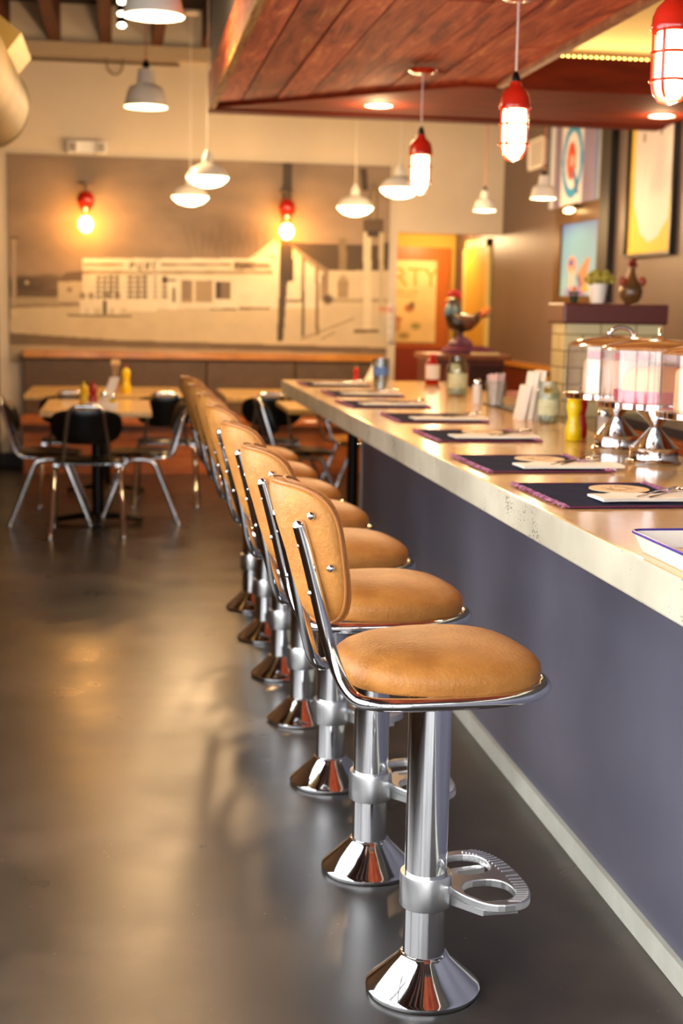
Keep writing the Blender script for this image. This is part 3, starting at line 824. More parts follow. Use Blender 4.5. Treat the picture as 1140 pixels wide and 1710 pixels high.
# straws
t = thing('straw_glass', 'glass tumbler packed with pink striped straws on the counter', 'glass', (1.70, 6.33, Z0))
bm = bmesh.new(); lathe(bm, [(0, 0), (.040, 0), (.048, .12), (.046, .12), (.038, .006), (0, .006)], 32); link('tumbler', bm, glass_m, t)
o_m = P('pink_white_straw', 'f0c2bc', .5, noise=(60, 'f8ece6'))
for q in range(22):
    a = q * 2.4; rr__ = .032 * math.sqrt((q + .5) / 22)
    bm = bmesh.new(); tube(bm, [(rr__ * math.cos(a) * .8, rr__ * math.sin(a) * .8, .008), (rr__ * math.cos(a) * 1.35, rr__ * math.sin(a) * 1.35, .145 + random.uniform(-.005, .012))], .0036, 8); tag(link('drinking_straw', bm, o_m, None, loc=t.location), 'pink striped drinking straw standing in the glass tumbler', 'straw', 'pink striped straws in the tumbler')
# menus
for q, (dx, lb) in enumerate(((0, 'lower slanted white menu card, leftmost behind the glass jar'), (.036, 'tall white menu card in the middle of the three'), (.068, 'tall white menu card next to the mason jar'))):
    bm = bmesh.new(); h_ = [.14, .195, .2][q]; box(bm, -.011, .011, -.05, .05, 0, h_)
    for v in bm.verts: v.co.x += v.co.z * .12 * (1.6 if q == 0 else 1)
    o = link('menu_card', bm, white_paper, None, False, loc=(1.605 + dx, 5.60 + .01 * q, Z0)); tag(o, lb, 'menu', 'white menu cards standing on the counter')
# rubber mat along the inner edge
bm = bx(0, .055, 0, 1.0, 0, .008); tag(link('bar_mat', bm, P('black_rubber', '17100e', .5), None, False, loc=(1.683, 5.5, Z0), bevel=.002), 'black rubber bar mat strip along the inner counter edge', 'bar mat')
# heinz-type bottle
bottle('ketchup_bottle', 'upturned glassy red ketchup bottle with white label at the far counter', (1.80, 8.15, Z0), [(0, 0), (.038, 0), (.042, .01), (.045, .08), (.042, .12), (.020, .145), (.016, .16), (0, .16)], ketch, [(0, .158), (.019, .158), (.019, .178), (0, .18)], P('ketchup_cap', 'c01a10', .4), (.03, .115, .0462, white_paper))
# tall drinking glass with blue print
t = thing('drinking_glass', 'tall drinking glass with blue printed band at the far counter', 'glass', (1.395, 7.62, Z0))
bm = bmesh.new(); lathe(bm, [(0, 0), (.038, 0), (.046, .165), (.044, .165), (.036, .008), (0, .008)], 32); link('tumbler', bm, clear('pale_glass', 'e6eef2', .2), t)
bm = bmesh.new(); lathe(bm, [(.0437, .075), (.0455, .12)], 32); link('blue_print', bm, P('blue_print', '5f86c8', .5), t)
# near enamel tray and tumbler at right edge
t = thing('enamel_tray', 'white enamel tray with blue rim at the right edge of the counter', 'tray', (.952, 1.93, Z0), 0)
bm = bmesh.new(); W, D = .34, .60
lo = rbox_poly(W - .03, D - .03, .02, 6, W / 2, D / 2); hi = rbox_poly(W, D, .022, 6, W / 2, D / 2); li = rbox_poly(W - .036, D - .036, .018, 6, W / 2, D / 2); hi2 = rbox_poly(W - .006, D - .006, .020, 6, W / 2, D / 2)
rings = [[bm.verts.new((a, b_, z)) for a, b_ in L] for L, z in ((lo, 0), (hi, .036), (hi2, .036), (li, .004))]
n = len(lo)
for a, b_ in zip(rings[:-1], rings[1:]):
    for i in range(n): bm.faces.new((a[i], a[(i + 1) % n], b_[(i + 1) % n], b_[i]))
bm.faces.new(rings[0][::-1]); bm.faces.new(rings[-1]); link('pan', bm, white_enamel, t, True)
bm = bmesh.new(); tube(bm, [(a, b_, .0365) for a, b_ in hi], .0032, 8, closed=True); link('blue_rim', bm, P('blue_enamel', '3a2c8c', .3), t)
bm = bmesh.new(); box(bm, .03, W - .03, .03, D - .03, .0045, .0075); tag(link('paper_liner', bm, P('peach_paper', 'f3d0a8', .7), None, False, loc=t.location), 'peach paper liner lying in the white enamel tray', 'paper liner')
bpy.data.objects['paper_liner'].rotation_euler = t.rotation_euler
t = thing('drinking_glass', 'glass with dark blue round badge at the right edge behind the tray', 'glass', (1.232, 2.80, Z0))
bm = bmesh.new(); lathe(bm, [(0, 0), (.036, 0), (.042, .11), (.040, .11), (.034, .006), (0, .006)], 32); link('tumbler', bm, clear('milky_glass', 'f0e4d8', .25, .1), t)
bm = bmesh.new(); lathe(bm, [(.0405, .05), (.0425, .095)], 32)
for f_ in [f_ for f_ in bm.faces if f_.calc_center_median().x > -.02]: bm.faces.remove(f_)
link('badge', bm, P('badge_blue', '2a2550', .5), t)

# ================================================================== PENDANT LAMPS
def caged(y, label):
    t = thing('caged_pendant', label, 'pendant lamp', (1.405, y, 1.935), 0, 'red caged pendants over the bar')
    z1 = SZ - 1.935 + .012
    bm = bmesh.new(); lathe(bm, [(0, z1), (.062, z1), (.064, z1 - .008), (.05, z1 - .02), (.008, z1 - .024), (0, z1 - .024)], 32); link('canopy', bm, red_enamel, t)
    bm = bmesh.new(); tube(bm, [(0, 0, .30), (0, 0, z1 - .02)], .0035, 8); link('cord', bm, P('pale_cord', 'd8c0b4', .6), t)
    bm = bmesh.new(); lathe(bm, [(0, .272), (.016, .272), (.017, .285), (.012, .30), (.006, .312), (0, .312)], 20); link('strain_relief', bm, black_metal, t)
    bm = bmesh.new(); lathe(bm, [(.0545, .178), (.0575, .182), (.0575, .192), (.055, .2), (.054, .215), (.045, .238), (.028, .255), (.022, .262), (.020, .275), (0, .276)], 36); link('cap', bm, red_enamel, t)
    bm = bmesh.new(); lathe(bm, [(.040, .178), (.042, .15), (.042, .05), (.036, .025), (.02, .012), (0, .008)], 28); link('globe', bm, bulb_m, t)
    bm = bmesh.new()
    for q in range(4):
        a = PI / 4 + q * PI / 2; c, s = math.cos(a), math.sin(a)
        tube(bm, [(.053 * c, .053 * s, .185), (.053 * c, .053 * s, .06), (.047 * c, .047 * s, .03), (.03 * c, .03 * s, .008), (0, 0, 0)], .0046, 8)
    for z, rr__ in ((.055, .053), (.125, .053)): tube(bm, [(rr__ * math.cos(2 * PI * q / 28), rr__ * math.sin(2 * PI * q / 28), z) for q in range(28)], .0042, 8, closed=True)
    link('guard_cage', bm, red_enamel, t)
    return t
caged(6.75, 'red caged pendant lamp, farthest of the three over the bar')
caged(5.10, 'red caged pendant lamp, middle of the three over the bar')
caged(3.60, 'red caged pendant lamp at the upper right corner, nearest the camera')

def schoolhouse(loc, rad, ztop, label):
    s = rad / .135
    t = thing('lens_pendant', label, 'pendant lamp', loc, 0, 'white pendants with glowing lens bottoms')
    bm = bmesh.new(); lathe(bm, [(.135 * s, 0), (.137 * s, .004), (.134 * s, .012), (.105 * s, .055 * s), (.060 * s, .078 * s), (.036 * s, .09 * s), (.032 * s, .13 * s), (.018 * s, .15 * s), (.012 * s, .17 * s), (0, .17 * s)], 36); link('shade', bm, white_enamel, t)
    bm = bmesh.new(); lathe(bm, [(.133 * s, .001), (.125 * s, -.018 * s), (.09 * s, -.045 * s), (.04 * s, -.06 * s), (0, -.063 * s)], 36); link('lens', bm, lens_m, t)
    bm = bmesh.new(); tube(bm, [(0, 0, .16 * s), (0, 0, ztop - loc[2])], .004, 8); link('cord', bm, P('white_cord', 'e0d6c4', .6), t)
    bm = bmesh.new(); lathe(bm, [(0, 0), (.06, 0), (.062, -.02), (.01, -.028), (0, -.028)], 24, (0, 0, ztop - loc[2])); link('canopy', bm, white_enamel, t)
schoolhouse((.535, 9.2, 2.19), .135, 3.47, 'white pendant with glowing lens, the larger of the overlapping left pair')
schoolhouse((.49, 10.58, 2.165), .135, 3.47, 'white pendant with glowing lens, the smaller and lower of the left pair')
schoolhouse((1.715, 10.58, 2.125), .135, 3.77, 'white pendant with glowing lens in front of the right end of the mural')
schoolhouse((1.862, 9.61, 2.19), .135, 3.77, 'white pendant with glowing lens just left of the farthest red caged lamp')
def bell(loc, rad, ztop, label, cordm, grp='white bell pendants'):
    s = rad / .135
    t = thing('bell_pendant', label, 'pendant lamp', loc, 0, grp)
    bm = bmesh.new(); lathe(bm, [(.130 * s, .003), (.135 * s, 0), (.136 * s, .006), (.115 * s, .10 * s), (.100 * s, .125 * s), (.062 * s, .140 * s), (.057 * s, .155 * s), (.048 * s, .235 * s), (.02 * s, .242 * s), (0, .242 * s)], 40); link('shade', bm, white_enamel, t)
    bm = bmesh.new(); lathe(bm, [(.128 * s, .006), (.06 * s, -.004), (0, -.008)], 40); link('diffuser', bm, bulb_m, t)
    bm = bmesh.new(); lathe(bm, [(0, .24 * s), (.022 * s, .24 * s), (.022 * s, .27 * s), (.01 * s, .29 * s), (0, .29 * s)], 16); link('socket_cap', bm, black_metal, t)
    bm = bmesh.new(); tube(bm, [(0, 0, .28 * s), (0, 0, ztop - loc[2])], .005, 8); link('cord', bm, cordm, t)
pinkcord = P('pink_cord', 'c88a74', .6)
bell((.140, 6.54, 2.65), .135, 3.47, 'large white bell pendant cut off by the top of the photo', pinkcord)
bell((.150, 9.33, 2.625), .135, 3.47, 'white bell pendant hanging on a pink cord below the cut-off one', pinkcord)
bell((2.60, 10.16, 2.10), .080, 3.77, 'small white bell pendant before the pale wall above the doorway', pinkcord)
bell((2.66, 8.9, 2.10), .082, 3.09 + .67, 'small white bell pendant in front of the striped poster', pinkcord)
# track spots
t = thing('track_light', 'triple spot fixture on the ceiling beside the cut-off bell pendant', 'spot light', (.0, 9.5, 3.30))
for q, z in enumerate((.0, -.075, -.145)):
    bm = bmesh.new(); lathe(bm, [(0, .05), (.03, .05), (.032, 0), (0, .0)], 16, (.0, 0, z)); link('spot_can', bm, black_metal, t)
    bm = bmesh.new(); ball(bm, (.0, -.01, z - .004), .026, .03, .016); link('lens', bm, dl_m, t)
bm = bmesh.new(); tube(bm, [(0, .03, -.145), (0, .03, .17)], .006, 8); link('stem', bm, black_metal, t)

# wall sconces in front of the mural
def sconce(x, y, label):
    c = at(x, y, Y=WY - .16)
    t = thing('wall_sconce', label, 'wall lamp', c, 0, 'red sconces on the mural')
    bm = bmesh.new(); lathe(bm, [(0, .075), (.035, .075), (.055, .06), (.072, .02), (.07, -.015), (.05, -.06), (.02, -.095), (.012, -.1), (0, -.1)], 28); link('shade', bm, red_enamel, t)
    bm = bmesh.new(); tube(bm, [(0, 0, .07), (0, .02, .14), (0, .15, .14)], .012, 10); lathe(bm, [(0, .0), (.06, .0), (.06, .01)], 20, (0, .13, .14)); link('arm', bm, P('grey_arm', '8a7c6c', .5, .5), t)
    bm = bmesh.new(); tube(bm, [(0, 0, -.09), (0, 0, -.14)], .01, 8); link('stem', bm, black_metal, t)
    bm = bmesh.new(); ball(bm, (0, 0, -.19), .058, .058, .066); link('bulb', bm, sconce_m, t)
sconce(143, 335, 'red wall sconce with glaring bulb on the left of the mural')
sconce(479, 348, 'red wall sconce with glaring bulb on the utility pole of the mural')

# emergency light
c = at(145, 246, Y=WY - .04)
t = thing('emergency_light', 'white twin-head emergency light box above the mural', 'emergency light', c)
bm = bx(-.10, .10, -.03, .03, -.05, .05); link('housing', bm, white_pl, t, False, bevel=.006)
for s in (-1, 1):
    bm = bmesh.new(); box(bm, s * .115 - .045, s * .115 + .045, -.06, .02, -.055, .045); hd = link('lamp_head', bm, white_pl, t, False, bevel=.01)
    bm = bmesh.new(); box(bm, s * .115 - .03, s * .115 + .03, -.063, -.06, -.04, .03); link('lamp_lens', bm, P('grey_lens', '9a8e78', .3), hd, False)
# conduit with a looped cable
bm = bmesh.new(); tube(bm, [(LX, WY - .03, 3.33), (.47, WY - .03, 3.33)], .012, 8)
tag(link('conduit_pipe', bm, P('conduit', '6a5a48', .5, .5)), 'thin conduit pipe along the top of the back wall', 'pipe')
bm = bmesh.new(); pts = [at(178, 85, Y=WY - .05), at(178, 108, Y=WY - .05), at(184, 122, Y=WY - .05), at(193, 126, Y=WY - .05), at(202, 121, Y=WY - .05), at(206, 105, Y=WY - .05), at(206, 92, Y=WY - .05)]
tube(bm, smooth_path(pts, .03, 4), .008, 8); tag(link('hanging_cable', bm, P('grey_cable', '8c7c66', .6)), 'grey cable loop hanging below the conduit on the back wall', 'cable')

# duct at upper left
t = thing('air_duct', 'round metal air duct with a square register, upper left corner', 'duct', (-.735, 7.15, 2.44))
bm = bmesh.new(); tube(bm, [(-.02, -3.5, 0), (-.0, 0.0, 0), (.0, .9, -.0)], .235, 40); link('pipe', bm, duct_m, t)
bm = bmesh.new(); tube(bm, [(0, y_, 0) for y_ in (.885, .90, .915)], .242, 40); link('end_band', bm, duct_m, t)
bm = bmesh.new(); M_ = Matrix.Rotation(math.radians(-38), 4, 'Y')
for a in ((-.11, .11, -.35, -.335, .19, .30), (-.11, .11, .335, .35, .19, .30), (-.125, -.11, -.35, .35, .19, .30), (.11, .125, -.35, .35, .19, .30)):
    v = box(bm, *a)
for v in bm.verts: v.co = M_.inverted() @ v.co
bm = bmesh.new(); box(bm, -.012, .012, -.03, .03, .235, 1.34); box(bm, -.012, .012, -1.83, -1.77, .235, 1.34); link('hanger_strap', bm, duct_m, t, False)
bm = bmesh.new(); M_ = Matrix.Rotation(math.radians(-38), 4, 'Y')
for a in ((-.11, .11, -.35, -.335, .19, .30), (-.11, .11, .335, .35, .19, .30), (-.125, -.11, -.35, .35, .19, .30), (.11, .125, -.35, .35, .19, .30)): box(bm, *a)
for v in bm.verts: v.co = M_.inverted() @ v.co
rg_ = link('register', bm, P('yellow_metal', 'a88c48', .55, .3), t, False)
bm = bmesh.new(); box(bm, -.11, .11, -.335, .335, .225, .23)
for v in bm.verts: v.co = M_.inverted() @ v.co
link('grille', bm, P('grille_dark', '5a4c2c', .5, .4), rg_, False)

# ================================================================== MURAL
t = thing('wall_mural', 'large sepia photo mural of an old filling station above the bench', 'mural', (-.90, WY - .012, .93))
A = at(13, 254, Y=WY); B = at(652, 280, Y=WY); C_ = at(17, 605, Y=WY)
mx0, mx1, mz0, mz1 = A.x - .005, B.x, C_.z, (A.z + B.z) / 2
def uvp(x, y):
    q = at(x, y, Y=WY); return ((q.x - mx0) / (mx1 - mx0), (q.z - mz0) / (mz1 - mz0))
def paint_mural(U, V):
    # picture coordinates: photo-like pixels rectified onto the wall
    gx = 13 + U * 639; gy = 605 - V * 335
    pt = Paint(U, V, '9a846a')
    n1 = fbm(U, V, 3, 8, 1); n2 = fbm(U, V, 30, 20, 2)
    sky = np.array(lin('8a745c'))[None, None] * (1 - V[..., None]) + np.array(lin('85725f'))[None, None] * V[..., None]
    pt.C = sky * (.75 + .55 * n1[..., None])
    def W(pts): return [uvp(*q) for q in pts]
    def poly(pts, c, k=1.): pt.poly(W(pts), c, k)
    def rect(x0, y0, x1, y1, c, k=1.): poly([(x0, y0), (x1, y0), (x1, y1), (x0, y1)], c, k)
    def ell(x, y, rx, ry, c, k=1., soft=.3):
        a = uvp(x, y); b_ = uvp(x + rx, y); c_ = uvp(x, y - ry); pt.ell(a[0], a[1], abs(b_[0] - a[0]), abs(c_[1] - a[1]), c, k, soft)
    dk = '3c2c1e'; wh = 'd8ccb2'; md = '8d7a60'; lt = 'c8b898'
    # ground
    poly([(10, 515), (330, 505), (660, 500), (660, 620), (10, 620)], 'c2b190')
    poly([(10, 555), (200, 568), (640, 580), (660, 592), (10, 575)], '6d5a44')
    poly([(10, 575), (660, 592), (660, 620), (10, 620)], 'a39274')
    poly([(350, 575), (600, 583), (600, 588), (350, 580)], '4a3a2a', .6)
    # left background trees / low buildings
    ell(40, 475, 40, 14, dk, .9); ell(80, 470, 30, 12, '5a4836', .8); rect(14, 482, 100, 500, '54432f', .8); rect(16, 496, 100, 508, 'a89878', .8)
    ell(45, 472, 3, 3, lt)
    rect(20, 395, 27, 512, 'a4947a'); ell(24, 397, 8, 3, '6a5844'); 
    rect(14, 500, 18, 535, '6a5844')
    rect(97, 470, 140, 505, 'b9a888'); poly([(95, 470), (110, 455), (140, 452), (140, 470)], '6b5640'); rect(112, 480, 120, 488, md)
    # bare trees
    for cx, cy, rx, ry in ((345, 400, 38, 26), (400, 405, 34, 24), (375, 385, 20, 26), (425, 395, 26, 18)): ell(cx, cy, rx, ry, '5d4936', .55, .9)
    for q in range(14): 
        x0 = 320 + q * 9; pt.line(*uvp(x0, 428), *uvp(x0 + (q % 5 - 2) * 8, 370 + (q * 7) % 20), .0025, '4a3827', .4)
    # house behind
    poly([(413, 435), (458, 405), (480, 410), (535, 455), (535, 515), (413, 515)], wh)
    poly([(410, 436), (458, 400), (540, 455), (540, 460), (458, 407), (414, 440)], lt)
    poly([(480, 405), (640, 410), (650, 458), (550, 452)], '47361f'); rect(640, 405, 652, 460, '47361f')
    rect(548, 452, 652, 510, lt); rect(565, 398, 578, 452, '7d6a4c'); ell(572, 475, 9, 16, '9a8560', .9); rect(563, 470, 581, 497, '927e5c'); 
    rect(478, 432, 490, 467, dk); rect(452, 425, 457, 436, '6c5a44')
    rect(542, 498, 652, 506, 'a08c68', .8); ell(547, 500, 8, 8, dk, .9)
    # station
    rect(138, 432, 455, 515, wh); rect(138, 432, 455, 436, 'eadfc6'); rect(140, 440, 205, 444, '8a765a'); rect(268, 440, 385, 444, '8a765a')
    rect(138, 452, 455, 458, '9a876a'); rect(205, 434, 268, 453, 'ddd2b8')
    rect(390, 437, 425, 450, '8f7c60'); rect(425, 440, 450, 448, md)
    # PURE
    def letters(txt, x0, y0, w, h, gap, c):
        for ch in txt:
            L = {'P': [(0, 0, 0, 1), (0, 1, 1, 1), (1, 1, 1, .5), (0, .5, 1, .5)], 'U': [(0, 0, 0, 1), (1, 0, 1, 1), (0, 0, 1, 0)],
                 'R': [(0, 0, 0, 1), (0, 1, 1, 1), (1, 1, 1, .5), (0, .5, 1, .5), (.3, .5, 1, 0)], 'E': [(0, 0, 0, 1), (0, 1, 1, 1), (0, .5, .8, .5), (0, 0, 1, 0)]}[ch]
            for a, b_, c_, d_ in L:
                pt.line(*uvp(x0 + a * w, y0 - b_ * h), *uvp(x0 + c_ * w + .01, y0 - d_ * h + .01), .0042, c)
            x0 += w + gap
    letters('PURE', 217, 450, 6, 12, 7, '33261a'); letters('PURE', 393, 449, 4, 9, 4, '4a3827')
    for (x0, x1, nn) in ((160, 200, 4), (212, 248, 3), (256, 262, 1), (270, 280, 1)):
        ww = (x1 - x0) / nn
        for a in range(nn):
            for b_ in range(5): rect(x0 + a * ww + 1, 461 + b_ * 8, x0 + (a + 1) * ww - 1.5, 466 + b_ * 8, '4a3a2b')
    rect(270, 466, 294, 470, dk); rect(302, 468, 355, 505, '9c8768'); rect(322, 466, 326, 510, wh); rect(303, 468, 318, 500, '84705a')
    rect(280, 474, 296, 516, 'e0d5bc'); rect(288, 480, 293, 505, '5a4834')
    rect(360, 470, 385, 500, '72604a'); rect(360, 470, 368, 498, dk)
    rect(385, 462, 455, 515, wh); rect(350, 515, 395, 518, '5c4a36'); rect(398, 513, 450, 517, '6c5a44')
    rect(212, 498, 262, 520, 'd9cdb2')
    # pumps
    for x in (138, 152, 178, 196): rect(x - 5, 500, x + 5, 525, wh); ell(x, 494, 5, 6, '6a5840', .8)
    rect(168, 498, 182, 524, wh); rect(172, 502, 178, 525, dk); poly([(112, 524), (220, 527), (220, 530), (112, 528)], '6f5c44')
    # poles
    poly([(472, 262), (488, 262), (484, 420), (472, 570), (462, 570), (468, 420)], '443425'); rect(466, 410, 488, 470, '33261a')
    rect(503, 430, 508, 562, '57452f'); rect(526, 440, 532, 560, '7a664a'); poly([(500, 565), (590, 530), (592, 533), (502, 569)], '8c7858', .7)
    poly([(535, 565), (560, 552), (560, 556), (536, 568)], '7c684c', .7); rect(478, 500, 508, 505, '54432f', .8)
    rect(606, 385, 619, 552, 'd4c6a6'); rect(590, 550, 632, 556, '6f5b40'); rect(632, 385, 640, 545, 'b9a988')
    poly([(600, 282), (612, 282), (614, 318), (604, 318)], dk); ell(623, 345, 8, 38, '5e4c38', .8, .2); ell(623, 345, 4, 30, '9a866a', .8, .2); rect(606, 366, 640, 388, '5a4631'); rect(612, 385, 632, 396, dk)
    for q in range(5): pt.line(*uvp(590 + q * 3, 278 + q * 5), *uvp(652, 300 + q * 8), .002, '5c4a38', .6)
    for q in range(4): pt.line(*uvp(20, 330 - q * 12), *uvp(300, 262 + q * 4), .002, '70604c', .5)
    pt.C *= (.9 + .2 * n2[..., None])
    return pt.C
art_panel('print', (mx0, WY - .014, mz0), (mx1 - mx0, 0, 0), (0, 0, mz1 - mz0), 520, 300, paint_mural, None)
pr_ = bpy.data.objects['print']; pr_.parent = t; pr_.matrix_parent_inverse = Matrix.Translation(-Vector(t.location))
bk = link('backing', bx(mx0 - t.location.x, mx1 - t.location.x, .0, .011, mz0 - t.location.z, mz1 - t.location.z), white_pl, t, False)
bpy.context.view_layer.update()

def framed(name, label, cat, p00, du, dv, nx, ny, painter, frame=None, fm=None, depth=.02, nrm=(-1, 0, 0), group=None, rough=.6):
    """picture standing proud of a wall, optional frame"""
    p00, du, dv, nr = Vector(p00), Vector(du), Vector(dv), Vector(nrm)
    t = thing(name, label, cat, p00, 0, group)
    art_panel('print', nr * (depth + .001), du, dv, nx, ny, painter, t, rough=rough)
    def slab(nm, a0, a1, b0, b1, d0, d1, m_):
        bm = bmesh.new(); L, Hh = du.length, dv.length; ux, uz = du.normalized(), dv.normalized()
        vs = [bm.verts.new(ux * a + uz * b_ + nr * d_) for d_ in (d0, d1) for b_ in (b0, b1) for a in (a0, a1)]
        for q in ((0, 2, 3, 1), (4, 5, 7, 6), (0, 1, 5, 4), (2, 6, 7, 3), (0, 4, 6, 2), (1, 3, 7, 5)): bm.faces.new([vs[i] for i in q])
        return link(nm, bm, m_, t, False)
    L, Hh = du.length, dv.length
    slab('backing', 0, L, 0, Hh, .001, depth, fm or white_pl)
    if frame:
        w = frame
        bmx = []
        slab('frame_top', -w, L + w, Hh, Hh + w, .001, depth + .02, fm); slab('frame_bottom', -w, L + w, -w, 0, .001, depth + .02, fm)
        slab('frame_side', -w, 0, 0, Hh, .001, depth + .02, fm); slab('frame_side', L, L + w, 0, Hh, .001, depth + .02, fm)
    return t
def pt_curl(U, V):
    pt = Paint(U, V, 'dcd8dc')
    pt.rect(.12, 0, .26, 1, '7c7390'); pt.rect(.70, 0, .95, 1, '7f7494'); pt.rect(.95, 0, 1, 1, '3f6ea0'); pt.rect(0, 0, .12, 1, 'cfd2dc'); pt.rect(0, 0, .03, 1, '4a88b0')
    pt.ell(.49, .42, .21, .36, '2f93c8'); pt.ell(.49, .42, .15, .27, 'e0dce0'); pt.ell(.47, .42, .09, .18, 'c8482e'); pt.ell(.48, .42, .04, .06, 'dcb0a4'); pt.poly([(.5, .3), (.58, .1), (.64, .1), (.54, .36)], '3a6c9c')
    pt.rect(.05, .86, .1, .94, '6a6470'); return pt.C
Xw = RX - .001
def wallrect(xl, xr, yt, yb):   # far (left) to near (right) on the right-hand wall
    a, b_ = at(xl, yb, X=RX), at(xr, yb, X=RX); c_ = at(xl, yt, X=RX)
    return a, b_, c_
# poster high on the wall
framed('poster', 'striped white and purple poster with a blue ring on the right wall', 'poster', (Xw, 10.70, 2.16), (0, -1.15, 0), (0, 0, .75), 90, 90, pt_curl)
def pt_blue(U, V):
    pt = Paint(U, V, '5a86b8')
    pt.C = np.array(lin('4f6fc0'))[None, None] * V[..., None] + np.array(lin('8cc0d4'))[None, None] * (1 - V[..., None])
    pt.ell(.5, .7, .5, .25, '6aa8c8', .7, .5); pt.ell(.3, .42, .12, .13, 'c88a70'); pt.ell(.28, .46, .07, .05, '3c4a9a'); pt.poly([(.22, 0), (.36, 0), (.34, .36), (.26, .36)], 'd8b0a0')
    pt.poly([(.5, .05), (.64, .0), (.78, .5), (.7, .52), (.45, .3)], 'b07c56'); pt.poly([(.45, .25), (.5, .3), (.66, .02), (.6, 0)], '5a4a88'); pt.ell(.4, .05, .3, .08, '8c6fc0', .8, .3); pt.ell(.66, .1, .09, .05, 'e0a030')
    return pt.C
brz = P('bronze_frame', '5a3d1e', .35, .4)
framed('framed_picture', 'bronze framed blue picture below the striped poster', 'picture', (Xw, 10.30, 1.50), (0, -.84, 0), (0, 0, .52), 60, 60, pt_blue, .13, brz)
t = thing('picture_light', 'small glowing picture light on the top of the blue picture frame', 'picture light', (RX - .08, 9.95, 2.13))
bm = bmesh.new(); tube(bm, [(0, -.12, 0), (0, .12, 0)], .022, 12); link('shade', bm, brz, t)
bm = bmesh.new(); ball(bm, (-.01, 0, -.024), .028, .10, .02); link('bulb', bm, bulb_m, t)
def pt_yellow(U, V):
    pt = Paint(U, V, 'd9b62c'); pt.poly([(.12, 1), (.95, 1), (.95, .55), (.9, .25), (.7, .12), (.5, .08), (.3, .16), (.15, .38), (.12, .6)], 'd8cfcc')
    pt.rect(.95, 0, 1, 1, '2a2018'); pt.rect(.05, .05, .07, .6, 'a88a20'); pt.rect(.28, .86, .33, .93, '8a6a6c'); pt.rect(.66, .88, .70, .97, '5a4c34'); pt.line(.3, .4, .38, .7, .008, 'b0a8a4'); pt.rect(0, .0, .03, 1, '6a5418')
    return pt.C
framed('poster', 'large yellow poster with a pale blob shape at the right edge', 'poster', (Xw, 8.92, 1.76), (0, -.76, 0), (0, 0, .80), 80, 90, pt_yellow, .02, P('black_frame', '120c0a', .4))
# dark tall panel left of the yellow poster
bm = bx(-.05, 0, -.10, .10, 0, 1.35); tag(link('speaker_column', bm, P('near_black', '14100f', .5), None, False, loc=(RX - .001, 9.32, 1.45)), 'dark vertical wall panel between the posters', 'wall panel')
# wall vent
t = thing('wall_vent', 'white louvred vent high on the brown wall by the corner', 'vent', (RX, 11.1, 2.62))
bm = bmesh.new()
for a in ((-.22, .22, -.12, -.10), (-.22, .22, .10, .12), (-.22, -.20, -.12, .12), (.20, .22, -.12, .12)): box(bm, -.02, 0, *a)
link('frame', bm, white_pl, t, False)
for q in range(6): link('louvre', bx(-.012, -.004, -.20, .20, -.095 + q * .033, -.075 + q * .033), white_pl, t, False)

# hall poster
def pt_party(U, V):
    pt = Paint(U, V, 'e6cf8e'); n_ = fbm(U, V, 3, 4, 5); pt.C *= (.85 + .3 * n_[..., None])
    for (x_, y_, rx, ry, c) in ((.62, .42, .07, .05, '9c3c14'), (.66, .46, .04, .04, '4a4a24'), (.42, .28, .10, .04, 'a8501c'), (.30, .22, .05, .05, 'b0682c'), (.45, .2, .05, .08, 'b8803c'), (.72, .2, .07, .04, '8a8440'), (.55, .08, .08, .04, '9a8040'), (.3, .12, .05, .04, '8c7c34')): pt.ell(x_, y_, rx, ry, c, .85, .3)
    for q in range(10): pt.rect(.2 + q * .055, .60, .235 + q * .055, .635, 'c08a3c', .7)
    pt.rect(.42, .565, .72, .572, 'c06a2c', .7)
    return pt.C
hp = framed('poster', 'pale printed poster with large lettering on the orange hall door', 'poster', (2.36, 13.7895, 1.05), (.70, 0, 0), (0, 0, .80), 70, 80, pt_party, nrm=(0, -1, 0), depth=.01)
text_mesh('lettering', 'ARTY', .26, P('orange_ink', 'd59a3e', .7), hp, (.40, -.013, .55), (PI / 2, 0, 0))
# paper notice on the wall end
t = thing('paper_notice', 'white paper notice with red heading taped between mural and doorway', 'notice', (2.245, WY - .004, 1.075))
bm = bmesh.new(); nn = 8
va = [[bm.verts.new((x_, -.004 - .006 * math.sin(i / nn * PI), .345 * i / nn)) for x_ in (-.085, .085)] for i in range(nn + 1)]
for a, b_ in zip(va[:-1], va[1:]): bm.faces.new((a[0], a[1], b_[1], b_[0]))
o = link('sheet', bm, white_paper, t); sm_ = o.modifiers.new('thick', 'SOLIDIFY'); sm_.thickness = .001
text_mesh('heading', 'FREE', .062, P('red_ink', 'd0463a', .7), t, (0, -.0135, .275), (PI / 2, 0, 0), .0005)
bm = bmesh.new()
for q in range(7): box(bm, -.06, .06 - .02 * (q % 3), -.0125, -.0115, .06 + q * .026, .068 + q * .026)
link('printed_lines', bm, P('grey_ink', 'b4b4aa', .7), t, False)

# ================================================================== BENCH
t = thing('bench', 'long booth bench with brown padded back and amber top rail', 'bench', (-.82, WY, 0))
L = 3.03
link('top_rail', bx(0, L, -.16, -.02, .925, .985), wood_amber, t, False, bevel=.006)
for q in range(4): link('back_panel', bx(q * L / 4 + .003, (q + 1) * L / 4 - .003, -.12, -.03, .45, .922), bench_v, t, False, bevel=.008)
link('seat', bx(0, L, -.60, -.12, .40, .455), wood_orange, t, False, bevel=.01)
link('base', bx(0.02, L, -.52, -.03, .001, .40), wood_orange, t, False)

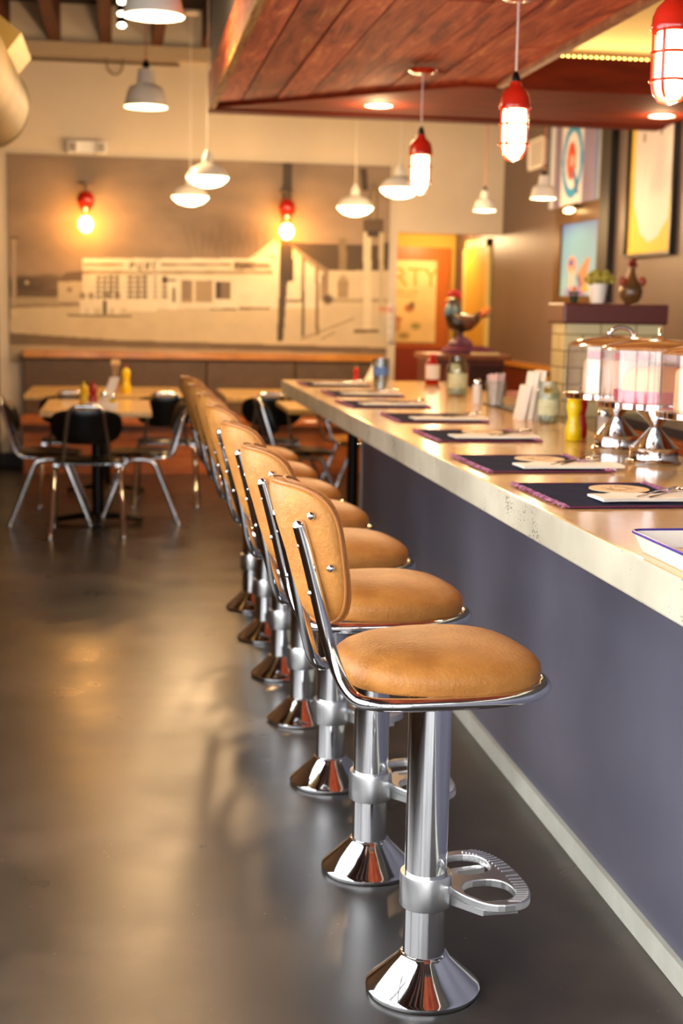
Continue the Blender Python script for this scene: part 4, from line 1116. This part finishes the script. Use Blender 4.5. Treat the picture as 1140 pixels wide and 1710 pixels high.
# ================================================================== TABLES & CHAIRS
def table(cx, cy, w, d_, label, zt=.75):
    t = thing('dining_table', label, 'table', (cx, cy, 0), 0, 'wood topped dining tables')
    link('tabletop', bx(-w / 2, w / 2, -d_ / 2, d_ / 2, zt - .035, zt), wood_top, t, False, bevel=.006)
    bm = bmesh.new(); lathe(bm, [(.038, .03), (.038, zt - .05), (.12, zt - .036), (0, zt - .036)], 24); link('column', bm, black_metal, t)
    bm = bmesh.new()
    for a in (0, PI / 2, PI, 3 * PI / 2):
        a += PI / 4 * 0; c, s = math.cos(a), math.sin(a)
        tube(bm, [(0, 0, .05), (.12 * c, .12 * s, .045), (.28 * c, .28 * s, .02)], [.04, .035, .028], 10, flat=.6)
    link('cross_base', bm, black_metal, t)
table(-.16, 9.0, .66, 1.08, 'wooden table in the left foreground with a white caddy on it')
table(-.13, 10.45, 1.10, 1.05, 'wooden table by the bench behind the left foreground table')
table(1.02, 10.35, .62, 1.0, 'wooden table by the bench, seen just left of the counter end')
table(1.50, 9.15, .95, .76, 'wooden table tucked behind the far end of the counter')
table(2.15, 10.75, 1.0, .9, 'wooden table seen just above the far edge of the counter', .80)

def make_chair():
    t = thing('dining_chair', 'x', 'chair', (0, 0, 0), 0, 'black dining chairs with chrome legs')
    # seat: shallow shell
    out = []
    for i in range(40):
        a = 2 * PI * i / 40; c, s = math.cos(a), math.sin(a)
        out.append((.20 * math.copysign(abs(c) ** .6, c), .195 * math.copysign(abs(s) ** .6, s)))
    bm = bmesh.new(); rings_mesh(bm, out, [(0, .452), (.5, .455), (.8, .462), (.95, .462), (1, .452), (.97, .44), (.6, .434), (0, .432)], lambda a, b_, h: Vector((a, b_, h - (.012 * max(0, b_) / .2))))
    link('seat', bm, black_vinyl, t)
    out = []
    for i in range(40):
        a = 2 * PI * i / 40; c, s = math.cos(a), math.sin(a); out.append((math.copysign(abs(c) ** .6, c), math.copysign(abs(s) ** .6, s)))
    def bk_(a, b_, h):
        z = .665 + .105 * b_; return Vector((.21 * a * (1 - .10 * (b_ < 0) * -b_), -.215 - (z - .45) * .26 + h + .05 * a * a, z))
    bm = bmesh.new(); rings_mesh(bm, out, [(0, 0), (.6, 0), (.93, .001), (1, .006), (.93, .011), (.6, .012), (0, .012)], bk_); link('backrest', bm, black_vinyl, t)
    bm = bmesh.new()
    tube(bm, smooth_path([(-.145, -.10, .425), (-.145, -.205, .43), (-.095, -.312, .79), (.095, -.312, .79), (.145, -.205, .43), (.145, -.10, .425)], .06, 6), .0125, 12); link('back_frame', bm, chrome, t)
    bm = bmesh.new()
    for s in (-1, 1): tube(bm, [(s * .185, -.09, .418), (s * .185, .09, .418)], .013, 10)
    tube(bm, [(-.185, 0, .42), (.185, 0, .42)], .011, 10)
    link('under_frame', bm, chrome, t)
    for sx in (-1, 1):
        for sy in (-1, 1):
            bm = bmesh.new(); tube(bm, smooth_path([(sx * .186, sy * .03, .418), (sx * .192, sy * .09, .405), (sx * .215, sy * .245, .012)], .03, 4), .0155, 12); lg = link('leg', bm, chrome, t)
            bm = bmesh.new(); lathe(bm, [(0, .001), (.018, .001), (.019, .012), (.012, .022), (0, .022)], 14, (sx * .216, sy * .247, 0)); link('glide', bm, brushed, lg)
    return t
ch = make_chair()
CH = [(-.215, 8.62, 0, 'black chair with its back to the camera at the left foreground table'),
      (-.45, 9.06, -90, 'black chair on the left side of the foreground table, facing right'),
      (.10, 9.07, 90, 'black chair on the right side of the foreground table, facing left'),
      (-.36, 9.90, 3, 'black chair at the bench table, the left one of two behind the foreground table'),
      (.30, 9.88, -4, 'black chair at the bench table, the right one of two behind the foreground table'),
      (1.17, 9.18, -84, 'black chair seen side-on just left of the counter end'),
      (1.04, 9.93, -6, 'black chair half hidden behind the counter corner, back to the camera'),
      (1.66, 9.98, -84, 'chair with amber light coloured onto its seat, seen under the counter corner beside the blue grey panel')]
for i, (x, y, a, lb) in enumerate(CH):
    c = ch if i == 0 else copy_tree(ch)
    if i == 7:  # amber seat colour stands in for warm light on the black seat
        st_ = [q for q in bpy.data.objects if q.parent == c and q.name.startswith('seat')][0]; st_.material_slots[0].link = 'OBJECT'; st_.material_slots[0].material = wood_amber; st_['label'] = 'glossy amber seat'  # amber here is warm light coloured onto the black seat
    c.location = (x, y, 0); c.rotation_euler = (0, 0, math.radians(a)); c['label'] = lb
# table top things
def caddy(x, y, label, z=.75):
    t = thing('condiment_caddy', label, 'caddy', (x, y, z + .0005))
    bm = bmesh.new(); box(bm, -.095, .095, -.06, .06, 0, .004)
    for a in ((-.095, .095, -.06, -.056), (-.095, .095, .056, .06), (-.095, -.091, -.056, .056), (.091, .095, -.056, .056)): box(bm, *a, .004, .045)
    link('tray', bm, white_pl, t, False)
zt = .7555
caddy(-.13, 8.62, 'white condiment caddy on the left foreground table')
def sb(x, y, m_, label, z, name, s=1., capm=None, grp=None):
    bottle(name, label, (x, y, z), [(a * s, b_ * s) for a, b_ in sq], m_, [(0, .150 * s), (.010 * s, .15 * s), (.004 * s, .178 * s), (0, .18 * s)], capm or m_)
sb(-.18, 8.63, ketch, 'red ketchup bottle in the white caddy', zt, 'ketchup_bottle', .95)
sb(-.235, 8.69, must, 'yellow mustard bottle in the white caddy, left side', zt, 'mustard_bottle', .9)
shaker((-.115, 8.60, zt), 'white salt shaker in the middle of the caddy', white_pl, .075, .022)
shaker((-.06, 8.60, zt), 'yellow topped shaker at the right end of the caddy', must, .06, .02)
bm = bx(-.028, .028, -.002, .002, 0, .19)
for v in bm.verts: v.co.x += v.co.z * .35
tag(link('menu_card', bm, white_paper, None, False, loc=(-.115, 8.655, zt)), 'white menu card leaning to the right in the caddy', 'menu')
sb(.02, 10.2, must, 'yellow mustard bottle with red cap on the rear left table', .7505, 'mustard_bottle', 1.15, ketch)
t = thing('utensil_cup', 'cup of wooden utensils on the rear left table', 'utensil cup', (-.06, 10.22, .7505))
bm = bmesh.new(); lathe(bm, [(0, 0), (.035, 0), (.04, .10), (.036, .10), (.032, .006), (0, .006)], 24); link('cup', bm, P('tan_cup', 'a8845c', .6), t)
for q in range(3):
    bm = bmesh.new(); a = q * 2.1; tube(bm, [(0, 0, .01), (.02 * math.cos(a), .02 * math.sin(a), .20)], .004, 8); ball(bm, (.022 * math.cos(a), .022 * math.sin(a), .215), .018, .006, .024); link('wooden_spoon', bm, P('spoon_wood', 'd0b088', .6), t)
# on the table seen above the counter edge
zz = .8005
sb(1.80, 10.9, ketch, 'red bottle on the table beyond the counter corner', zz, 'ketchup_bottle', .8, P('green_cap', '2f7a3a', .5))
bm = bx(-.03, .03, -.002, .002, 0, .17)
for v in bm.verts: v.co.x += v.co.z * .5
tag(link('menu_card', bm, white_paper, None, False, loc=(1.89, 10.92, zz)), 'pale menu card leaning on the table beyond the counter corner', 'menu')
shaker((1.98, 10.85, zz), 'amber shaker on the table beyond the counter corner', P('amber_glassy', 'd08a1c', .3), .05, .02)

# ================================================================== BEHIND THE BAR
t = thing('host_cabinet', 'red brown wooden cabinet with plank top beyond the counter', 'cabinet', (2.02, 9.2, 0))
link('plank_top', bx(-.02, .54, -.04, .46, 1.055, 1.09), P('cabinet_top', '8a4f28', .35, noise=(5, '6d3818', (1, 6, 1)), coat=.3), t, False, bevel=.004)
link('body', bx(0, .50, 0, .42, .001, 1.055), wood_red, t, False)
dr = link('door', bx(.27, .49, -.018, -.001, .08, 1.02), P('dark_cabinet_door', '3a1710', .4), t, False)
link('door', bx(.02, .26, -.018, -.001, .08, 1.02), wood_red, t, False)
tag(link('folded_menus', bx(-.09, .09, -.04, .04, 0, .012), P('pale_yellow_paper', 'e2d29a', .7), None, False, loc=(2.40, 9.25, 1.0905)), 'short pale yellow stack of paper on the cabinet top right side', 'paper')
# folded cloth under rooster
bm = bmesh.new(); rings_mesh(bm, rbox_poly(.34, .22, .05), [(0, .055), (.7, .05), (.95, .035), (1, .015), (1, .0), (0, 0)], lambda a, b_, h: Vector((a + .01 * math.sin(b_ * 40), b_, h + (.008 * math.sin(a * 45 + b_ * 20) if h > .02 else 0))))
tag(link('folded_cloth', bm, P('plum_cloth', '3a2038', .9, noise=(14, '6e2c3e')), None, loc=(2.32, 9.40, 1.0905)), 'crumpled plum and red cloth under the rooster figurine', 'cloth')
# rooster
t = thing('rooster_figurine', 'colourful painted rooster figurine on the cabinet beyond the counter', 'figurine', (2.27, 9.40, 1.147)); t.scale = (1.15, 1.15, 1.15)
bm = bmesh.new()
spine = [(.115, 0, .20), (.085, 0, .155), (.045, 0, .135), (0, 0, .13), (-.04, 0, .14), (-.06, 0, .175), (-.062, 0, .215), (-.06, 0, .25), (-.066, 0, .27)]
tube(bm, spine, [.008, .035, .058, .07, .068, .052, .036, .028, .022], 20, flat=.85)
link('body', bm, P('rooster_body', '14110f', .35, noise=(14, '3c2814'), coat=.5), t)
bm = bmesh.new(); tube(bm, [(-.052, 0, .19), (-.062, 0, .215), (-.060, 0, .245)], [.056, .041, .031], 18, flat=.88); link('neck_ruff', bm, P('teal_glaze', '1c5c74', .3, coat=.5), t)
rm = P('comb_red', 'c41414', .35, coat=.4)
bm = bmesh.new()
for q, (xx, zz_, rr__) in enumerate(((-.075, .295, .015), (-.055, .305, .02), (-.03, .30, .02), (-.015, .285, .015))): ball(bm, (xx, 0, zz_), rr__, .008, rr__ * 1.1)
link('comb', bm, rm, t)
bm = bmesh.new(); ball(bm, (-.086, 0, .235), .013, .008, .024); link('wattle', bm, rm, t)
bm = bmesh.new(); tube(bm, [(-.08, 0, .268), (-.108, 0, .26)], [.010, .001], 8); link('beak', bm, P('beak', 'd8a030', .4), t)
for q in range(6):
    a = .1 + q * .22; bm = bmesh.new()
    tube(bm, [(.085, (q % 3 - 1) * .012, .155), (.115 + .035 * math.cos(a), (q % 3 - 1) * .02, .17 + .04 * math.sin(a)), (.125 + .06 * math.cos(a - .5), (q % 3 - 1) * .026, .165 + .075 * math.sin(a))], [.014, .013, .003], 8, flat=.4)
    link('tail_feather', bm, P('feather_%d' % q, ['2a2a20', 'd8641c', '3a2c1c', 'c44a18', 'd88a2c', 'e06a30'][q], .4), t)
for s in (-1, 1):
    bm = bmesh.new(); ball(bm, (.02, s * .052, .135), .06, .02, .04); link('wing', bm, P('wing_glaze', '7a4420', .4, noise=(30, '2a2018')), t)
bm = bmesh.new(); tube(bm, [(.0, .02, .09), (0, .02, .02)], .009, 8); tube(bm, [(0, -.02, .09), (0, -.02, .02)], .009, 8); lathe(bm, [(0, 0), (.07, 0), (.075, .012), (.05, .035), (.02, .05), (0, .05)], 24); link('base', bm, P('rooster_base', '3c3050', .5, noise=(18, '8a4a60')), t)

# tiled half wall with wooden cap
t = thing('tiled_pillar', 'cream tiled half pillar with dark red wooden cap behind the domes', 'half wall', (2.235, 7.0, 0))
bm = bmesh.new(); box(bm, 0, .52, 0, .22, .001, 1.33)
m, nt, p = newmat('cream_brick_tile')
tc = N(nt, 'ShaderNodeTexCoord'); sx_ = N(nt, 'ShaderNodeSeparateXYZ'); nt.links.new(tc.outputs['Object'], sx_.inputs[0])
sm = N(nt, 'ShaderNodeMath', operation='ADD'); nt.links.new(sx_.outputs[0], sm.inputs[0]); nt.links.new(sx_.outputs[1], sm.inputs[1])
cx_ = N(nt, 'ShaderNodeCombineXYZ'); nt.links.new(sm.outputs[0], cx_.inputs[0]); nt.links.new(sx_.outputs[2], cx_.inputs[1])
br = N(nt, 'ShaderNodeTexBrick', Scale=1.); br.inputs['Brick Width'].default_value = .19; br.inputs['Row Height'].default_value = .085; br.inputs['Mortar Size'].default_value = .004
br.inputs['Color1'].default_value = (*lin('d9cb9c'), 1); br.inputs['Color2'].default_value = (*lin('cfc08c'), 1); br.inputs['Mortar'].default_value = (*lin('8a7448'), 1)
nt.links.new(cx_.outputs[0], br.inputs['Vector']); nt.links.new(br.outputs['Color'], p.inputs['Base Color']); p.inputs['Roughness'].default_value = .25
link('tiled_body', bm, m, t, False)
link('wooden_cap', bx(-.02, .54, -.03, .25, 1.33, 1.435), P('cap_wood', '5a1f14', .35, coat=.4), t, False, bevel=.01)
# plants and figurines on it
t = thing('potted_plant', 'white pot with green and yellow foliage on the tiled pillar', 'potted plant', (2.44, 7.12, 1.4355))
bm = bmesh.new(); lathe(bm, [(0, 0), (.038, 0), (.050, .10), (.046, .10), (.04, .085), (0, .085)], 24); link('pot', bm, white_pl, t)
bm = bmesh.new(); rnd = random.Random(5)
for q in range(60):
    a = rnd.uniform(0, 6.28); e_ = rnd.uniform(.1, 1.4); L_ = rnd.uniform(.04, .09)
    c = Vector((L_ * math.cos(a) * math.cos(e_), L_ * math.sin(a) * math.cos(e_), .10 + L_ * math.sin(e_) * .8))
    ball(bm, c, .014, .006, .012, 8, 5)
link('foliage', bm, P('leaf_green', '7c8c3c', .5, noise=(25, 'c8a838')), t)
t = thing('flower_pot', 'tiny dark pot with an orange flower at the left of the tiled pillar', 'potted plant', (2.305, 7.10, 1.4355))
bm = bmesh.new(); lathe(bm, [(0, 0), (.018, 0), (.024, .04), (.0, .038)], 18); link('pot', bm, P('dark_green_pot', '1c2c1c', .5), t)
bm = bmesh.new(); 
for q in range(8): ball(bm, (.02 * math.cos(q * .8), .02 * math.sin(q * .8), .05), .012, .006, .008, 8, 5)
link('leaves', bm, P('dark_leaf', '2a4424', .5), t)
bm = bmesh.new(); ball(bm, (0, 0, .07), .013); link('flower', bm, P('orange_flower', 'e09020', .5), t)
t = thing('hen_figurine', 'round dark ceramic hen figurine with red comb on the tiled pillar', 'figurine', (2.62, 7.12, 1.4355))
bm = bmesh.new(); lathe(bm, [(0, 0), (.03, 0), (.055, .03), (.062, .065), (.05, .10), (.028, .13), (.018, .165), (.016, .19), (0, .2)], 28); link('body', bm, P('hen_glaze', '4a3c22', .3, noise=(16, '7c4a24'), coat=.5), t)
bm = bmesh.new()
for (xx, zz_, rr__) in ((-.01, .205, .015), (.005, .222, .016), (.016, .20, .013)): ball(bm, (xx, 0, zz_), rr__)
link('comb', bm, P('dark_red_glaze', '7c1a14', .4), t)
for s in (-1, 1):
    bm = bmesh.new(); ball(bm, (s * .052, -.02, .115), .022, .012, .026); link('wing', bm, P('rust_glaze', 'a0442c', .4), t)

# back bar cabinet and small station
t = thing('back_bar', 'orange wood back bar cabinet seen between the cake stands', 'cabinet', (2.35, 2.4, 0))
link('worktop', bx(0, .62, 0, 4.2, .86, .90), P('back_top_paint', '2c2a34', .35), t, False)
link('body', bx(.02, .60, .02, 4.18, .001, .86), wood_orange, t, False)
for q in range(4): d_ = link('door', bx(.004, .018, .06 + q * 1.03, 1.05 + q * 1.03, .08, .84), P('orange_door', 'a84e14', .35, coat=.3), t, False); bm = bmesh.new(); tube(bm, [(-.012, .98 + q * 1.03, .62), (-.012, .98 + q * 1.03, .76)], .006, 8); link('handle', bm, chrome, d_)
t = thing('prep_station', 'low dark prep shelf against the wainscot behind the counter', 'shelf', (2.05, 7.35, 0))
link('shelf_board', bx(0, .85, 0, .55, .80, .84), P('dark_shelf', '1a100c', .4), t, False)
link('body', bx(.03, .82, .03, .52, .001, .80), wood_red, t, False)
zs = .8405
t = thing('drinking_cup', 'pinkish plastic cup on the prep shelf behind the counter', 'cup', (2.12, 7.50, zs))
bm = bmesh.new(); lathe(bm, [(0, 0), (.034, 0), (.044, .11), (.040, .11), (.03, .006), (0, .006)], 24); link('body', bm, P('pink_plastic', 'd8947c', .4), t)
sb(2.185, 7.55, ketch, 'red bottle on the prep shelf behind the counter', zs, 'ketchup_bottle', .85, P('green_tip', '2c6a34', .5))
sb(2.255, 7.50, P('pale_sauce', 'b88a74', .4), 'pale sauce bottle between red and yellow ones on the prep shelf', zs, 'sauce_bottle', .85)
sb(2.31, 7.52, P('deep_yellow', 'e0a400', .3), 'deep yellow bottle on the prep shelf behind the counter', zs, 'mustard_bottle', 1.1)

# ================================================================== LIGHT
w = bpy.data.worlds.new('daylight'); scene.world = w; w.use_nodes = True
bg = w.node_tree.nodes['Background']; bg.inputs['Color'].default_value = (.97, .985, 1.0, 1); bg.inputs['Strength'].default_value = 4.7
def area(name, loc, rot, sx, sy, power, col):
    l = bpy.data.lights.new(name, 'AREA'); l.shape = 'RECTANGLE'; l.size = sx; l.size_y = sy; l.energy = power; l.color = col
    o = bpy.data.objects.new(name, l); COL.objects.link(o); o.location = loc; o.rotation_euler = rot; return o
def pt(name, loc, power, col, r_=.05):
    l = bpy.data.lights.new(name, 'POINT'); l.energy = power; l.color = col; l.shadow_soft_size = r_
    o = bpy.data.objects.new(name, l); COL.objects.link(o); o.location = loc; return o
W1 = (1, .66, .34)
for loc, pw in (((.535, 9.2, 2.06), 26), ((.49, 10.58, 2.04), 28), ((1.715, 10.58, 2.0), 28), ((1.862, 9.61, 2.06), 26), ((.14, 6.54, 2.56), 30), ((.15, 9.33, 2.56), 28),
                ((2.6, 10.16, 2.05), 14), ((2.66, 8.9, 2.05), 10), ((1.40, 7.90, 2.44), 10), ((3.02, 7.85, 2.44), 6), ((2.93, 13.2, 2.04), 17),
                ((1.405, 6.75, 1.90), 12), ((1.405, 5.10, 1.90), 12), ((1.405, 3.60, 1.90), 12)):
    pt('lamp_light', loc, pw, W1)
for x_, y_ in ((143, 335), (479, 348)):
    c = at(x_, y_, Y=WY - .16); pt('sconce_light', (c.x, c.y - .07, c.z - .19), 9, (1, .60, .22), .05)
area('rope_light_glow', (2.58, 7.20, SZ + .20), (math.radians(200), 0, 0), 1.2, .03, 5, (1, .72, .36))
scene.view_settings.view_transform = 'Standard'; scene.view_settings.look = 'None'; scene.view_settings.gamma = 1; scene.view_settings.exposure = 0.42
scene.view_settings.use_curve_mapping = False
